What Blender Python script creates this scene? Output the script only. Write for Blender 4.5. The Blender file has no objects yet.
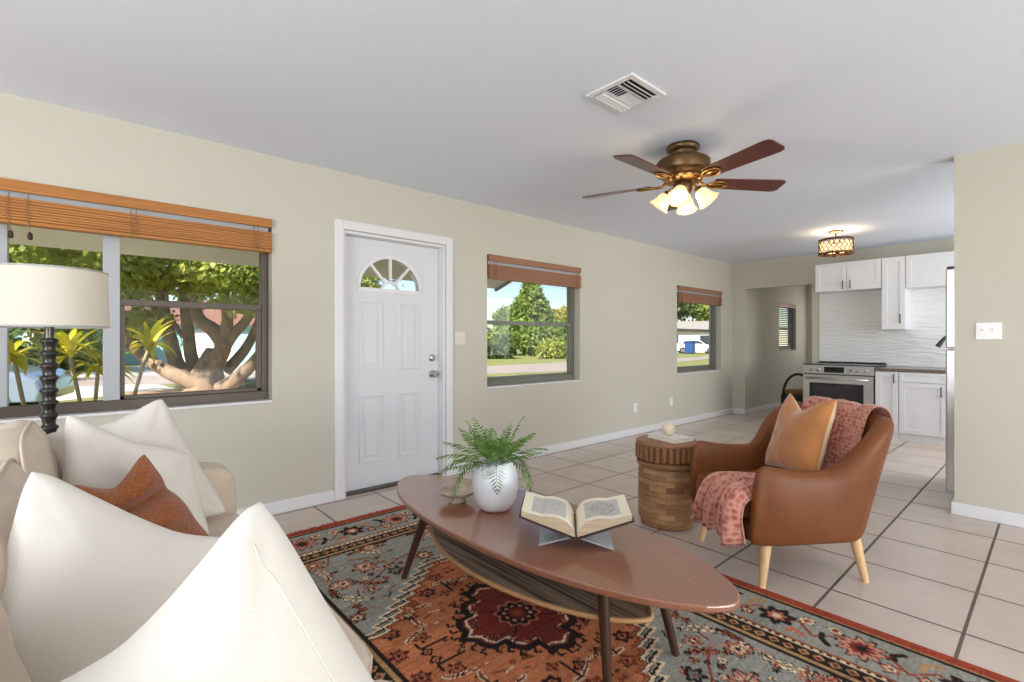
import bpy, bmesh, math, random
import numpy as np
from mathutils import Vector, Matrix, noise

S = bpy.context.scene
COL = S.collection
PI = math.pi
random.seed(7)

# ------------------------------------------------------------------ camera
cam_data = bpy.data.cameras.new('camera')
cam_data.sensor_width = 36.0
cam_data.lens = 36.0 * 487.0 / 1024.0
cam_data.clip_start = 0.05
cam_data.clip_end = 400
cam = bpy.data.objects.new('camera', cam_data)
COL.objects.link(cam)
cam.location = (0, 0, 1.18)
YAW = math.atan2(547.0, 487.0)            # the front wall runs along +X, its outside is +Y
cam.rotation_euler = (PI / 2, 0, (PI / 2 - YAW) - PI / 2 + (2 * YAW - PI / 2))
view = Vector((math.cos(YAW), math.sin(YAW), 0))
cam.rotation_euler = view.to_track_quat('-Z', 'Y').to_euler()
S.camera = cam

# ------------------------------------------------------------------ sky, sun, fill lamps, exposure
S.view_settings.view_transform = 'Standard'
S.view_settings.look = 'None'
S.view_settings.gamma = 1.0
S.view_settings.use_curve_mapping = False
S.view_settings.exposure = 0.06
S.cycles.use_denoising = True
S.cycles.max_bounces = 10
S.cycles.diffuse_bounces = 6
S.cycles.glossy_bounces = 4
S.cycles.transmission_bounces = 8
S.cycles.transparent_max_bounces = 16
S.cycles.caustics_reflective = False
S.cycles.caustics_refractive = False
S.cycles.sample_clamp_indirect = 6.0

world = bpy.data.worlds.new('sky')
S.world = world
world.use_nodes = True
nt = world.node_tree
nt.nodes.clear()
wo = nt.nodes.new('ShaderNodeOutputWorld')
bg = nt.nodes.new('ShaderNodeBackground')
sky = nt.nodes.new('ShaderNodeTexSky')
sky.sky_type = 'NISHITA'
sky.sun_disc = False
sky.sun_elevation = math.radians(42)
sky.sun_rotation = math.radians(200)
sky.air_density = 1.0
sky.dust_density = 0.1
sky.ozone_density = 2.0
bg.inputs['Strength'].default_value = 0.15
nt.links.new(sky.outputs[0], bg.inputs[0])
nt.links.new(bg.outputs[0], wo.inputs[0])

sun_data = bpy.data.lights.new('sun', 'SUN')
sun_data.energy = 10.5
sun_data.color = (1.0, 0.94, 0.84)
sun_data.angle = 0.01
sun = bpy.data.objects.new('sun', sun_data)
COL.objects.link(sun)
sun.rotation_euler = Vector((-0.66, -0.34, 0.67)).to_track_quat('Z', 'Y').to_euler()

def area(name, loc, target, sx, sy, power, color=(1, 1, 1), spread=180):
    d = bpy.data.lights.new(name, 'AREA')
    d.shape = 'RECTANGLE'
    d.size = sx
    d.size_y = sy
    d.energy = power
    d.color = color
    d.spread = math.radians(spread)
    o = bpy.data.objects.new(name, d)
    COL.objects.link(o)
    o.location = loc
    o.rotation_euler = (Vector(target) - Vector(loc)).to_track_quat('-Z', 'Y').to_euler()
    return o

# unseen fill lamps added to brighten the rooms, set in invented wall openings
area('fill_rear', (1.6, -4.15, 1.15), (1.6, 3, 1.35), 4.6, 2.0, 95, (0.93, 0.97, 1.0))
area('fill_rear_low', (1.6, -4.1, 0.35), (1.6, 0.2, 2.44), 4.4, 0.6, 80, (0.95, 0.98, 1.0))  # added low lamp aimed upward to brighten the ceiling
area('fill_left', (-2.75, 0.4, 1.4), (3, 1.0, 2.1), 2.4, 1.4, 108, (0.90, 0.95, 1.0))
area('fill_kitchen', (6.4, -1.15, 1.5), (6.4, 3, 1.4), 2.2, 1.3, 62, (0.95, 0.98, 1.0))
area('fill_hall', (10.85, 2.5, 1.5), (8, 2.9, 1.2), 1.0, 1.2, 8, (1.0, 0.96, 0.90))  # added because the hall was too dark

# ------------------------------------------------------------------ materials
def lin(c):
    return tuple(((x / 255.0) / 12.92 if x / 255.0 <= 0.04045 else ((x / 255.0 + 0.055) / 1.055) ** 2.4) for x in c)

def mat(name, rgb, rough=0.6, metal=0.0, var=0.0, vscale=8.0, bump=0.0, bscale=60.0, stretch=None,
        rgb2=None, spec=0.5, sheen=0.0, coat=0.0, emit=None, estr=0.0, trans=0.0, subsurf=0.0, detail=4.0):
    m = bpy.data.materials.new(name)
    m.use_nodes = True
    n = m.node_tree.nodes
    L = m.node_tree.links
    p = n['Principled BSDF']
    c = lin(rgb)
    p.inputs['Base Color'].default_value = (*c, 1)
    p.inputs['Roughness'].default_value = rough
    p.inputs['Metallic'].default_value = metal
    p.inputs['Specular IOR Level'].default_value = spec
    p.inputs['Sheen Weight'].default_value = sheen
    p.inputs['Coat Weight'].default_value = coat
    p.inputs['Coat Roughness'].default_value = 0.12
    p.inputs['Transmission Weight'].default_value = trans
    if emit:
        p.inputs['Emission Color'].default_value = (*lin(emit), 1)
        p.inputs['Emission Strength'].default_value = estr
    tc = n.new('ShaderNodeTexCoord')
    mp = n.new('ShaderNodeMapping')
    L.new(tc.outputs['Object'], mp.inputs[0])
    if stretch:
        mp.inputs['Scale'].default_value = stretch
    if var > 0 or rgb2:
        nz = n.new('ShaderNodeTexNoise')
        nz.inputs['Scale'].default_value = vscale
        nz.inputs['Detail'].default_value = detail
        L.new(mp.outputs[0], nz.inputs['Vector'])
        r = n.new('ShaderNodeValToRGB')
        r.color_ramp.elements[0].position = 0.3
        r.color_ramp.elements[1].position = 0.7
        if rgb2:
            a, b = lin(rgb), lin(rgb2)
        else:
            a = tuple(x * (1 - var) for x in c)
            b = tuple(min(1, x * (1 + var)) for x in c)
        r.color_ramp.elements[0].color = (*a, 1)
        r.color_ramp.elements[1].color = (*b, 1)
        L.new(nz.outputs['Fac'], r.inputs[0])
        L.new(r.outputs[0], p.inputs['Base Color'])
    if bump > 0:
        bz = n.new('ShaderNodeTexNoise')
        bz.inputs['Scale'].default_value = bscale
        bz.inputs['Detail'].default_value = 3
        L.new(mp.outputs[0], bz.inputs['Vector'])
        bp = n.new('ShaderNodeBump')
        bp.inputs['Strength'].default_value = bump
        bp.inputs['Distance'].default_value = 0.01
        L.new(bz.outputs['Fac'], bp.inputs['Height'])
        L.new(bp.outputs[0], p.inputs['Normal'])
    return m

def nodes_of(m):
    return m.node_tree.nodes, m.node_tree.links, m.node_tree.nodes['Principled BSDF']

M = {}
M['wall'] = mat('wall_paint', (201, 197, 184), 0.85, bump=0.12, bscale=55, spec=0.2)
M['ceiling'] = mat('ceiling_paint', (228, 234, 246), 0.9, bump=0.10, bscale=45, spec=0.1)
M['white'] = mat('white_trim_paint', (226, 226, 228), 0.4, spec=0.4)
M['door'] = mat('white_door_paint', (218, 219, 223), 0.42, spec=0.4)
M['cabinet'] = mat('white_cabinet_paint', (228, 229, 232), 0.35)
M['bronze'] = mat('dark_bronze_aluminium', (88, 78, 70), 0.45, 0.3, var=.08)
M['mullion'] = mat('grey_painted_aluminium', (172, 175, 180), 0.5, 0.1)
M['alu'] = mat('grey_green_aluminium', (122, 122, 112), 0.45, 0.3)
M['blind'] = mat('stained_wood_slat', (172, 110, 47), 0.45, var=.25, vscale=4, stretch=(0.5, 1, 40))
M['blind_dark'] = mat('darker_stained_wood_slat', (152, 104, 76), 0.45, var=.22, vscale=4, stretch=(0.5, 1, 40))
M['cord'] = mat('tan_cord', (150, 110, 75), 0.8)
M['black'] = mat('black_plastic', (18, 18, 19), 0.4)
M['lampblack'] = mat('ebonised_turned_wood', (34, 31, 31), 0.35, var=.15, coat=.3)
M['nickel'] = mat('brushed_nickel', (190, 188, 184), 0.28, 1.0)
M['gunmetal'] = mat('aged_nickel', (96, 92, 88), 0.35, 1.0)
M['steel'] = mat('brushed_stainless_steel', (196, 194, 192), 0.3, 1.0, var=.06, vscale=10, stretch=(1, 60, 1))
M['darksteel'] = mat('grey_appliance_side', (112, 114, 118), 0.4, 0.6)
M['ovenglass'] = mat('dark_oven_glass', (38, 32, 36), 0.08, coat=.6)
M['display'] = mat('black_glass_display', (8, 8, 10), 0.15)
M['sofa'] = mat('beige_linen_slipcover', (205, 188, 168), 0.9, var=.05, vscale=14, bump=.25, bscale=420, sheen=.2, spec=.15)
M['pillow_white'] = mat('ivory_cotton', (215, 208, 198), 0.9, var=.02, bump=.14, bscale=380, sheen=.2, spec=.15)
M['pillow_rust'] = mat('rust_boucle', (148, 86, 49), 0.95, var=.30, vscale=150, bump=.7, bscale=230, sheen=.3, spec=.1)
M['pillow_tan'] = mat('tan_velvet', (176, 117, 67), 0.75, var=.14, vscale=7, bump=.1, bscale=300, sheen=.6, spec=.15)
M['pillow_back'] = mat('oat_linen', (214, 182, 142), 0.9, bump=.2, bscale=400, sheen=.2)
M['leather'] = mat('saddle_leather', (116, 66, 33), 0.45, var=.12, vscale=9, bump=.10, bscale=260, spec=.32)
M['paleleg'] = mat('pale_beech', (222, 184, 136), 0.45, var=.08, vscale=8, stretch=(14, 14, 1))
M['walnut'] = mat('walnut_veneer', (146, 94, 70), 0.30, var=.16, vscale=5, stretch=(26, 1.0, 26), spec=.8, coat=.8)
M['walnutdark'] = mat('dark_walnut_leg', (70, 42, 30), 0.4, var=.15, vscale=6, stretch=(14, 14, 1))
M['rim'] = mat('light_oak_rim', (190, 146, 100), 0.45, var=.1)
M['ceramic'] = mat('matte_white_ceramic', (236, 240, 246), 0.4)
M['fern'] = mat('fern_leaf', (46, 78, 28), 0.45, rgb2=(116, 152, 62), vscale=22)
M['fernstem'] = mat('fern_stem', (104, 120, 52), 0.6)
M['stonedish'] = mat('veined_stone', (206, 190, 170), 0.35, rgb2=(158, 140, 122), vscale=22, detail=8)
M['ball'] = mat('cream_stone', (226, 210, 184), 0.6, var=.1, vscale=30)
M['paper'] = mat('aged_paper', (232, 224, 208), 0.8, var=.02)
M['pageedge'] = mat('tan_page_edges', (184, 164, 138), 0.85, var=.25, vscale=6, stretch=(1, 1, 120))
M['cover'] = mat('dark_book_cloth', (60, 40, 36), 0.7)
M['coverwhite'] = mat('white_book_cover', (232, 230, 226), 0.4)
M['covergrey'] = mat('charcoal_book_spine', (88, 86, 90), 0.5)
M['brass'] = mat('antique_brass', (108, 84, 58), 0.38, .9, var=.15)
M['brasslight'] = mat('bright_aged_brass', (164, 122, 70), 0.32, 1.0)
M['blade'] = mat('mahogany_fan_blade', (88, 34, 24), 0.35, var=.2, vscale=5, stretch=(1, 8, 8), coat=.2)
M['glassshade'] = mat('lit_frosted_glass', (255, 236, 200), 0.5, emit=(255, 204, 130), estr=.75)
M['crystal'] = mat('lit_amber_crystal', (255, 226, 190), 0.3, emit=(255, 205, 150), estr=.9, var=.1)
M['bulb'] = mat('lit_bulb', (255, 240, 210), 0.5, emit=(255, 226, 170), estr=6)
M['pendant'] = mat('oil_rubbed_bronze', (92, 62, 44), 0.4, 0.8)
M['granite'] = mat('dark_speckled_granite', (74, 62, 54), 0.2, rgb2=(130, 116, 104), vscale=90, detail=8)
M['bark'] = mat('grey_brown_bark', (112, 92, 74), 0.9, rgb2=(162, 138, 112), vscale=5, stretch=(2, 2, .8), bump=.8, bscale=14)
M['concrete'] = mat('pale_concrete', (206, 198, 188), 0.9, var=.06, vscale=1.5)
M['asphalt'] = mat('grey_asphalt', (158, 146, 138), 0.9, var=.06, vscale=2)
M['mulch'] = mat('dry_leaf_mulch', (168, 132, 98), 0.95, var=.3, vscale=14, bump=.6, bscale=30)
M['grass'] = mat('mown_grass', (118, 124, 76), 0.95, rgb2=(150, 148, 96), vscale=3, bump=.5, bscale=50, spec=.1)
M['soffit'] = mat('cream_soffit_paint', (244, 234, 216), 0.8)
M['soffitgrey'] = mat('grey_fascia_paint', (150, 150, 144), 0.7)
M['teal'] = mat('pale_teal_stucco', (148, 196, 196), 0.85)
M['houseWhite'] = mat('white_stucco', (226, 226, 222), 0.85)
M['roofbrown'] = mat('brown_shingle', (128, 92, 78), 0.9, var=.15, vscale=5)
M['roofgrey'] = mat('grey_shingle', (150, 144, 140), 0.9, var=.15, vscale=5)
M['glassdark'] = mat('dark_window_glass', (50, 60, 70), 0.1)
M['carpaint'] = mat('silver_blue_car_paint', (150, 166, 190), 0.25, 0.4, coat=.7)
M['rubber'] = mat('tyre_rubber', (24, 24, 25), 0.8)
M['alloy'] = mat('alloy_wheel', (190, 192, 196), 0.3, .9)
M['bluebin'] = mat('blue_plastic', (40, 80, 140), 0.5)
M['crotonstem'] = mat('pale_woody_stem', (176, 160, 132), 0.9, var=.15)
M['boxwire'] = mat('dark_woven_wicker', (34, 32, 28), 0.7, var=.3, vscale=40)
M['log'] = mat('split_firewood', (150, 104, 60), 0.85, var=.25, vscale=10)
M['cream_plastic'] = mat('almond_switch_plastic', (222, 216, 200), 0.4)
M['white_plastic'] = mat('white_switch_plastic', (240, 240, 240), 0.35)
M['darkvoid'] = mat('duct_shade', (22, 22, 24), 0.9)
M['fringe'] = mat('rust_red_wool', (158, 66, 44), 0.95, var=.2, vscale=60)
M['throwfringe'] = mat('rust_throw_fringe', (150, 78, 62), 0.95)

def leafmat(name, a, b, scale=2.5):
    m = mat(name, a, 0.55, rgb2=b, vscale=scale)
    n, L, p = nodes_of(m)
    out = [x for x in n if x.type == 'OUTPUT_MATERIAL'][0]
    tr = n.new('ShaderNodeBsdfTranslucent')
    mx = n.new('ShaderNodeMixShader')
    mx.inputs[0].default_value = 0.35
    src = p.inputs['Base Color'].links[0].from_socket
    L.new(src, tr.inputs[0])
    L.new(p.outputs[0], mx.inputs[1])
    L.new(tr.outputs[0], mx.inputs[2])
    L.new(mx.outputs[0], out.inputs[0])
    return m
M['leaf_oak'] = leafmat('sunlit_tree_leaf', (104, 126, 40), (186, 190, 86))
M['leaf_dark'] = leafmat('dark_tree_leaf', (52, 76, 32), (104, 124, 60))
M['leaf_pine'] = leafmat('conifer_leaf', (84, 118, 44), (150, 168, 80), 1.2)
M['leaf_yellow'] = leafmat('yellowing_leaf', (146, 144, 60), (190, 178, 84), 1.5)
M['leaf_croton'] = leafmat('yellow_green_strap_leaf', (150, 160, 30), (226, 206, 60), 6)

def glass_mat(name, tint=(1, 1, 1), f=0.08):
    m = bpy.data.materials.new(name)
    m.use_nodes = True
    n = m.node_tree.nodes
    L = m.node_tree.links
    n.clear()
    out = n.new('ShaderNodeOutputMaterial')
    tr = n.new('ShaderNodeBsdfTransparent')
    tr.inputs[0].default_value = (*tint, 1)
    gl = n.new('ShaderNodeBsdfGlossy')
    gl.inputs['Roughness'].default_value = 0.02
    fr = n.new('ShaderNodeFresnel')
    fr.inputs[0].default_value = 1.45
    ml = n.new('ShaderNodeMath')
    ml.operation = 'MULTIPLY'
    ml.inputs[1].default_value = f * 10
    L.new(fr.outputs[0], ml.inputs[0])
    mx = n.new('ShaderNodeMixShader')
    L.new(ml.outputs[0], mx.inputs[0])
    L.new(tr.outputs[0], mx.inputs[1])
    L.new(gl.outputs[0], mx.inputs[2])
    L.new(mx.outputs[0], out.inputs[0])
    return m
M['pane'] = glass_mat('window_glass', (.98, .985, .985), .012)
def acrylic_mat():
    m = glass_mat('acrylic_painted_sheen', (.97, .98, 1.0), .06)
    n, L = m.node_tree.nodes, m.node_tree.links
    out = [x for x in n if x.type == 'OUTPUT_MATERIAL'][0]
    src = out.inputs[0].links[0].from_socket
    d = n.new('ShaderNodeBsdfDiffuse')
    d.inputs[0].default_value = (.86, .90, .96, 1)  # pale blue-white diffuse stands in for the window's reflection
    mx = n.new('ShaderNodeMixShader')
    mx.inputs[0].default_value = .30
    L.new(src, mx.inputs[1])
    L.new(d.outputs[0], mx.inputs[2])
    L.new(mx.outputs[0], out.inputs[0])
    return m
M['acrylic'] = acrylic_mat()

def shade_mat():
    m = mat('white_linen_shade', (240, 237, 230), 0.9, bump=.1, bscale=300)
    n, L, p = nodes_of(m)
    out = [x for x in n if x.type == 'OUTPUT_MATERIAL'][0]
    tr = n.new('ShaderNodeBsdfTranslucent')
    tr.inputs[0].default_value = (*lin((244, 236, 220)), 1)
    mx = n.new('ShaderNodeMixShader')
    mx.inputs[0].default_value = 0.45
    L.new(p.outputs[0], mx.inputs[1])
    L.new(tr.outputs[0], mx.inputs[2])
    L.new(mx.outputs[0], out.inputs[0])
    return m
M['shade'] = shade_mat()

def tile_floor_mat():
    m = mat('beige_ceramic_tile', (196, 182, 168), 0.28, spec=.5)
    n, L, p = nodes_of(m)
    tc = n.new('ShaderNodeTexCoord')
    mp = n.new('ShaderNodeMapping')
    mp.inputs['Location'].default_value = (-(2.67 - 0.472 * 6) , -(0.256 - 0.467 * 6), 0)
    L.new(tc.outputs['Object'], mp.inputs[0])
    br = n.new('ShaderNodeTexBrick')
    br.offset = 0.0
    br.inputs['Scale'].default_value = 1.0
    br.inputs['Brick Width'].default_value = 0.472
    br.inputs['Row Height'].default_value = 0.467
    br.inputs['Mortar Size'].default_value = 0.0065
    br.inputs['Mortar Smooth'].default_value = 0.1
    br.inputs['Bias'].default_value = 0.0
    br.inputs['Color1'].default_value = (*lin((222, 205, 193)), 1)
    br.inputs['Color2'].default_value = (*lin((214, 197, 185)), 1)
    br.inputs['Mortar'].default_value = (*lin((112, 102, 94)), 1)
    L.new(mp.outputs[0], br.inputs[0])
    nz = n.new('ShaderNodeTexNoise')
    nz.inputs['Scale'].default_value = 5
    nz.inputs['Detail'].default_value = 6
    L.new(tc.outputs['Object'], nz.inputs['Vector'])
    mx = n.new('ShaderNodeMix')
    mx.data_type = 'RGBA'
    mx.blend_type = 'MULTIPLY'
    mx.inputs[0].default_value = 0.25
    L.new(br.outputs['Color'], mx.inputs[6])
    L.new(nz.outputs['Fac'], mx.inputs[7])
    L.new(mx.outputs[2], p.inputs['Base Color'])
    bp = n.new('ShaderNodeBump')
    bp.inputs['Strength'].default_value = 0.4
    bp.inputs['Distance'].default_value = 0.004
    bp.invert = True
    L.new(br.outputs['Fac'], bp.inputs['Height'])
    L.new(bp.outputs[0], p.inputs['Normal'])
    mr = n.new('ShaderNodeMapRange')
    mr.inputs[3].default_value = 0.22
    mr.inputs[4].default_value = 0.8
    L.new(br.outputs['Fac'], mr.inputs[0])
    L.new(mr.outputs[0], p.inputs['Roughness'])
    return m
M['tile'] = tile_floor_mat()

def wavy_tile_mat():
    m = mat('glossy_white_wave_tile', (236, 237, 238), 0.15)
    n, L, p = nodes_of(m)
    tc = n.new('ShaderNodeTexCoord')
    mp = n.new('ShaderNodeMapping')
    mp.inputs['Scale'].default_value = (1, 1.2, 9)
    L.new(tc.outputs['Object'], mp.inputs[0])
    nz = n.new('ShaderNodeTexNoise')
    nz.inputs['Scale'].default_value = 4.5
    nz.inputs['Detail'].default_value = 1
    L.new(mp.outputs[0], nz.inputs['Vector'])
    bp = n.new('ShaderNodeBump')
    bp.inputs['Strength'].default_value = 0.5
    bp.inputs['Distance'].default_value = 0.03
    L.new(nz.outputs['Fac'], bp.inputs['Height'])
    L.new(bp.outputs[0], p.inputs['Normal'])
    p.inputs['Roughness'].default_value = .22
    return m
M['wavetile'] = wavy_tile_mat()

def wood_block_mat():
    # staggered end-grain blocks round the drum
    m = mat('reclaimed_wood_blocks', (150, 108, 72), 0.55)
    n, L, p = nodes_of(m)
    tc = n.new('ShaderNodeTexCoord')
    br = n.new('ShaderNodeTexBrick')
    br.inputs['Scale'].default_value = 1.0
    br.inputs['Brick Width'].default_value = 0.11
    br.inputs['Row Height'].default_value = 0.034
    br.inputs['Mortar Size'].default_value = 0.0012
    br.inputs['Bias'].default_value = 0.0
    br.inputs['Color1'].default_value = (*lin((184, 142, 102)), 1)
    br.inputs['Color2'].default_value = (*lin((138, 98, 66)), 1)
    br.inputs['Mortar'].default_value = (*lin((112, 78, 52)), 1)
    L.new(tc.outputs['UV'], br.inputs[0])
    mp = n.new('ShaderNodeMapping')
    mp.inputs['Scale'].default_value = (6, 60, 1)
    L.new(tc.outputs['UV'], mp.inputs[0])
    nz = n.new('ShaderNodeTexNoise')
    nz.inputs['Scale'].default_value = 2
    nz.inputs['Detail'].default_value = 5
    L.new(mp.outputs[0], nz.inputs['Vector'])
    mx = n.new('ShaderNodeMix')
    mx.data_type = 'RGBA'
    mx.blend_type = 'OVERLAY'
    mx.inputs[0].default_value = 0.55
    L.new(br.outputs['Color'], mx.inputs[6])
    L.new(nz.outputs['Fac'], mx.inputs[7])
    L.new(mx.outputs[2], p.inputs['Base Color'])
    return m
M['woodblock'] = wood_block_mat()
M['woodtop'] = mat('stained_stump_wood', (144, 100, 68), 0.45, var=.25, vscale=10, stretch=(3, 3, 20))

def slat_shelf_mat():
    m = mat('woven_reed', (112, 92, 74), 0.6)
    n, L, p = nodes_of(m)
    tc = n.new('ShaderNodeTexCoord')
    mp = n.new('ShaderNodeMapping')
    mp.inputs['Scale'].default_value = (95, 1.6, 1)
    L.new(tc.outputs['Object'], mp.inputs[0])
    nz = n.new('ShaderNodeTexNoise')
    nz.inputs['Scale'].default_value = 1.0
    nz.inputs['Detail'].default_value = 2
    L.new(mp.outputs[0], nz.inputs['Vector'])
    r = n.new('ShaderNodeValToRGB')
    e = r.color_ramp.elements
    e[0].position = .34
    e[0].color = (*lin((78, 64, 54)), 1)
    e[1].position = .62
    e[1].color = (*lin((172, 150, 126)), 1)
    L.new(nz.outputs['Fac'], r.inputs[0])
    L.new(r.outputs[0], p.inputs['Base Color'])
    return m
M['reed'] = slat_shelf_mat()

def throw_mat():
    m = mat('rose_patterned_weave', (190, 110, 92), 0.95, sheen=.3)
    n, L, p = nodes_of(m)
    tc = n.new('ShaderNodeTexCoord')
    mp = n.new('ShaderNodeMapping')
    mp.inputs['Scale'].default_value = (1, 1, 1)
    L.new(tc.outputs['UV'], mp.inputs[0])
    vo = n.new('ShaderNodeTexVoronoi')
    vo.inputs['Scale'].default_value = 52
    vo.inputs['Randomness'].default_value = 0.5
    L.new(mp.outputs[0], vo.inputs['Vector'])
    nz = n.new('ShaderNodeTexNoise')
    nz.inputs['Scale'].default_value = 9
    L.new(mp.outputs[0], nz.inputs['Vector'])
    ad = n.new('ShaderNodeMath')
    ad.operation = 'MULTIPLY_ADD'
    ad.inputs[1].default_value = 0.9
    L.new(vo.outputs['Distance'], ad.inputs[0])
    sc = n.new('ShaderNodeMath')
    sc.operation = 'MULTIPLY'
    sc.inputs[1].default_value = .5
    L.new(nz.outputs['Fac'], sc.inputs[0])
    L.new(sc.outputs[0], ad.inputs[2])
    r = n.new('ShaderNodeValToRGB')
    e = r.color_ramp.elements
    e[0].position = .35
    e[0].color = (*lin((142, 72, 60)), 1)
    e[1].position = .8
    e[1].color = (*lin((196, 138, 120)), 1)
    k = e.new(.55)
    k.color = (*lin((166, 94, 78)), 1)
    L.new(ad.outputs[0], r.inputs[0])
    L.new(r.outputs[0], p.inputs['Base Color'])
    return m
M['throw'] = throw_mat()

def vcol_mat(name, rough=.95, bump=.25, bscale=300):
    m = mat(name, (128, 128, 128), rough, bump=bump, bscale=bscale, spec=.15)
    n, L, p = nodes_of(m)
    a = n.new('ShaderNodeAttribute')
    a.attribute_name = 'pattern'
    L.new(a.outputs['Color'], p.inputs['Base Color'])
    return m
M['rug'] = vcol_mat('hand_knotted_wool_pattern')
M['page'] = vcol_mat('printed_page', .8, 0, 10)

# ------------------------------------------------------------------ mesh helpers (all geometry is given in world coordinates)
def root_loc(p):
    v = Vector((0, 0, 0))
    while p is not None:
        v += p.location
        p = p.parent
    return v

def link(name, me, material=None, parent=None, smooth=False, bevel=0.0, subsurf=0, bseg=2, angle=35):
    o = bpy.data.objects.new(name, me)
    COL.objects.link(o)
    if parent is not None:
        o.parent = parent
        me.transform(Matrix.Translation(-root_loc(parent)))
    if material is not None:
        for x in (material if isinstance(material, (list, tuple)) else [material]):
            me.materials.append(x)
    if smooth:
        me.polygons.foreach_set('use_smooth', [True] * len(me.polygons))
    if bevel > 0:
        b = o.modifiers.new('bevel', 'BEVEL')
        b.width = bevel
        b.segments = bseg
        b.limit_method = 'ANGLE'
        b.angle_limit = math.radians(angle)
        b.harden_normals = False
    if subsurf:
        s = o.modifiers.new('subsurf', 'SUBSURF')
        s.levels = subsurf
        s.render_levels = subsurf
    return o

def build(name, bm, material=None, parent=None, smooth=False, bevel=0.0, subsurf=0, bseg=2, recalc=True, autosmooth=None):
    if recalc:
        bmesh.ops.recalc_face_normals(bm, faces=bm.faces[:])
    me = bpy.data.meshes.new(name)
    if autosmooth is not None:
        lim = math.radians(autosmooth)
        for f in bm.faces:
            f.smooth = True
        for e in bm.edges:
            if len(e.link_faces) == 2 and e.calc_face_angle(0) > lim:
                e.smooth = False
    bm.to_mesh(me)
    bm.free()
    return link(name, me, material, parent, smooth, bevel, subsurf, bseg)

def tag(o, label=None, cat=None, group=None, kind=None):
    if label: o['label'] = label
    if cat: o['category'] = cat
    if group: o['group'] = group
    if kind: o['kind'] = kind
    return o

def thing(name, label, cat, loc=(0, 0, 0), group=None, kind=None):
    o = bpy.data.objects.new(name, None)
    COL.objects.link(o)
    o.location = loc
    o.empty_display_size = 0.1
    return tag(o, label, cat, group, kind)

def copy_tree(o, parent=None):
    c = o.copy()
    COL.objects.link(c)
    c.parent = parent
    for ch in list(o.children):
        copy_tree(ch, c)
    return c

def BM():
    return bmesh.new()

def box(bm, x0, x1, y0, y1, z0, z1, mtx=None):
    vs = [bm.verts.new(Vector(p) if mtx is None else mtx @ Vector(p)) for p in
          ((x0, y0, z0), (x1, y0, z0), (x1, y1, z0), (x0, y1, z0), (x0, y0, z1), (x1, y0, z1), (x1, y1, z1), (x0, y1, z1))]
    for f in ((0, 3, 2, 1), (4, 5, 6, 7), (0, 1, 5, 4), (1, 2, 6, 5), (2, 3, 7, 6), (3, 0, 4, 7)):
        bm.faces.new([vs[i] for i in f])
    return bm

def BX(*a, **k):
    return box(bmesh.new(), *a, **k)

def lathe(bm, prof, c=(0, 0, 0), seg=32, mtx=None, capped=True):
    rings = []
    for r, z in prof:
        ring = []
        for i in range(seg):
            t = 2 * PI * i / seg
            p = Vector((r * math.cos(t), r * math.sin(t), z))
            p = mtx @ p if mtx is not None else p + Vector(c)
            ring.append(bm.verts.new(p))
        rings.append(ring)
    for a, b in zip(rings, rings[1:]):
        for i in range(seg):
            j = (i + 1) % seg
            bm.faces.new((a[i], a[j], b[j], b[i]))
    if capped:
        if prof[0][0] > 1e-6: bm.faces.new(rings[0][::-1])
        if prof[-1][0] > 1e-6: bm.faces.new(rings[-1])
    return bm

def tube(bm, pts, radii, seg=10, cap=True):
    pts = [Vector(p) for p in pts]
    if not isinstance(radii, (list, tuple)):
        radii = [radii] * len(pts)
    rings = []
    up = Vector((0, 0, 1))
    ref = None
    for i, p in enumerate(pts):
        d = (pts[min(i + 1, len(pts) - 1)] - pts[max(i - 1, 0)]).normalized()
        if ref is None:
            ref = d.cross(up)
            if ref.length < 1e-3: ref = d.cross(Vector((1, 0, 0)))
        a = (ref - d * ref.dot(d)).normalized()
        ref = a
        b = d.cross(a)
        rings.append([bm.verts.new(p + (a * math.cos(2 * PI * k / seg) + b * math.sin(2 * PI * k / seg)) * radii[i]) for k in range(seg)])
    for r, q in zip(rings, rings[1:]):
        for i in range(seg):
            j = (i + 1) % seg
            bm.faces.new((r[i], r[j], q[j], q[i]))
    if cap:
        bm.faces.new(rings[0][::-1])
        bm.faces.new(rings[-1])
    return bm

def prism(bm, poly, z0, z1, mtx=None):
    def P(x, y, z):
        v = Vector((x, y, z))
        return mtx @ v if mtx is not None else v
    a = [bm.verts.new(P(x, y, z0)) for x, y in poly]
    b = [bm.verts.new(P(x, y, z1)) for x, y in poly]
    n = len(poly)
    bm.faces.new(a[::-1])
    bm.faces.new(b)
    for i in range(n):
        j = (i + 1) % n
        bm.faces.new((a[i], a[j], b[j], b[i]))
    return bm

def spline(pts, n):
    """Catmull-Rom through the points, n steps per span."""
    pts = [Vector(p) for p in pts]
    out = []
    for i in range(len(pts) - 1):
        p0 = pts[max(i - 1, 0)]; p1 = pts[i]; p2 = pts[i + 1]; p3 = pts[min(i + 2, len(pts) - 1)]
        for k in range(n):
            t = k / n
            out.append(0.5 * ((2 * p1) + (p2 - p0) * t + (2 * p0 - 5 * p1 + 4 * p2 - p3) * t * t + (3 * p1 - p0 - 3 * p2 + p3) * t ** 3))
    out.append(pts[-1])
    return out

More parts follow.
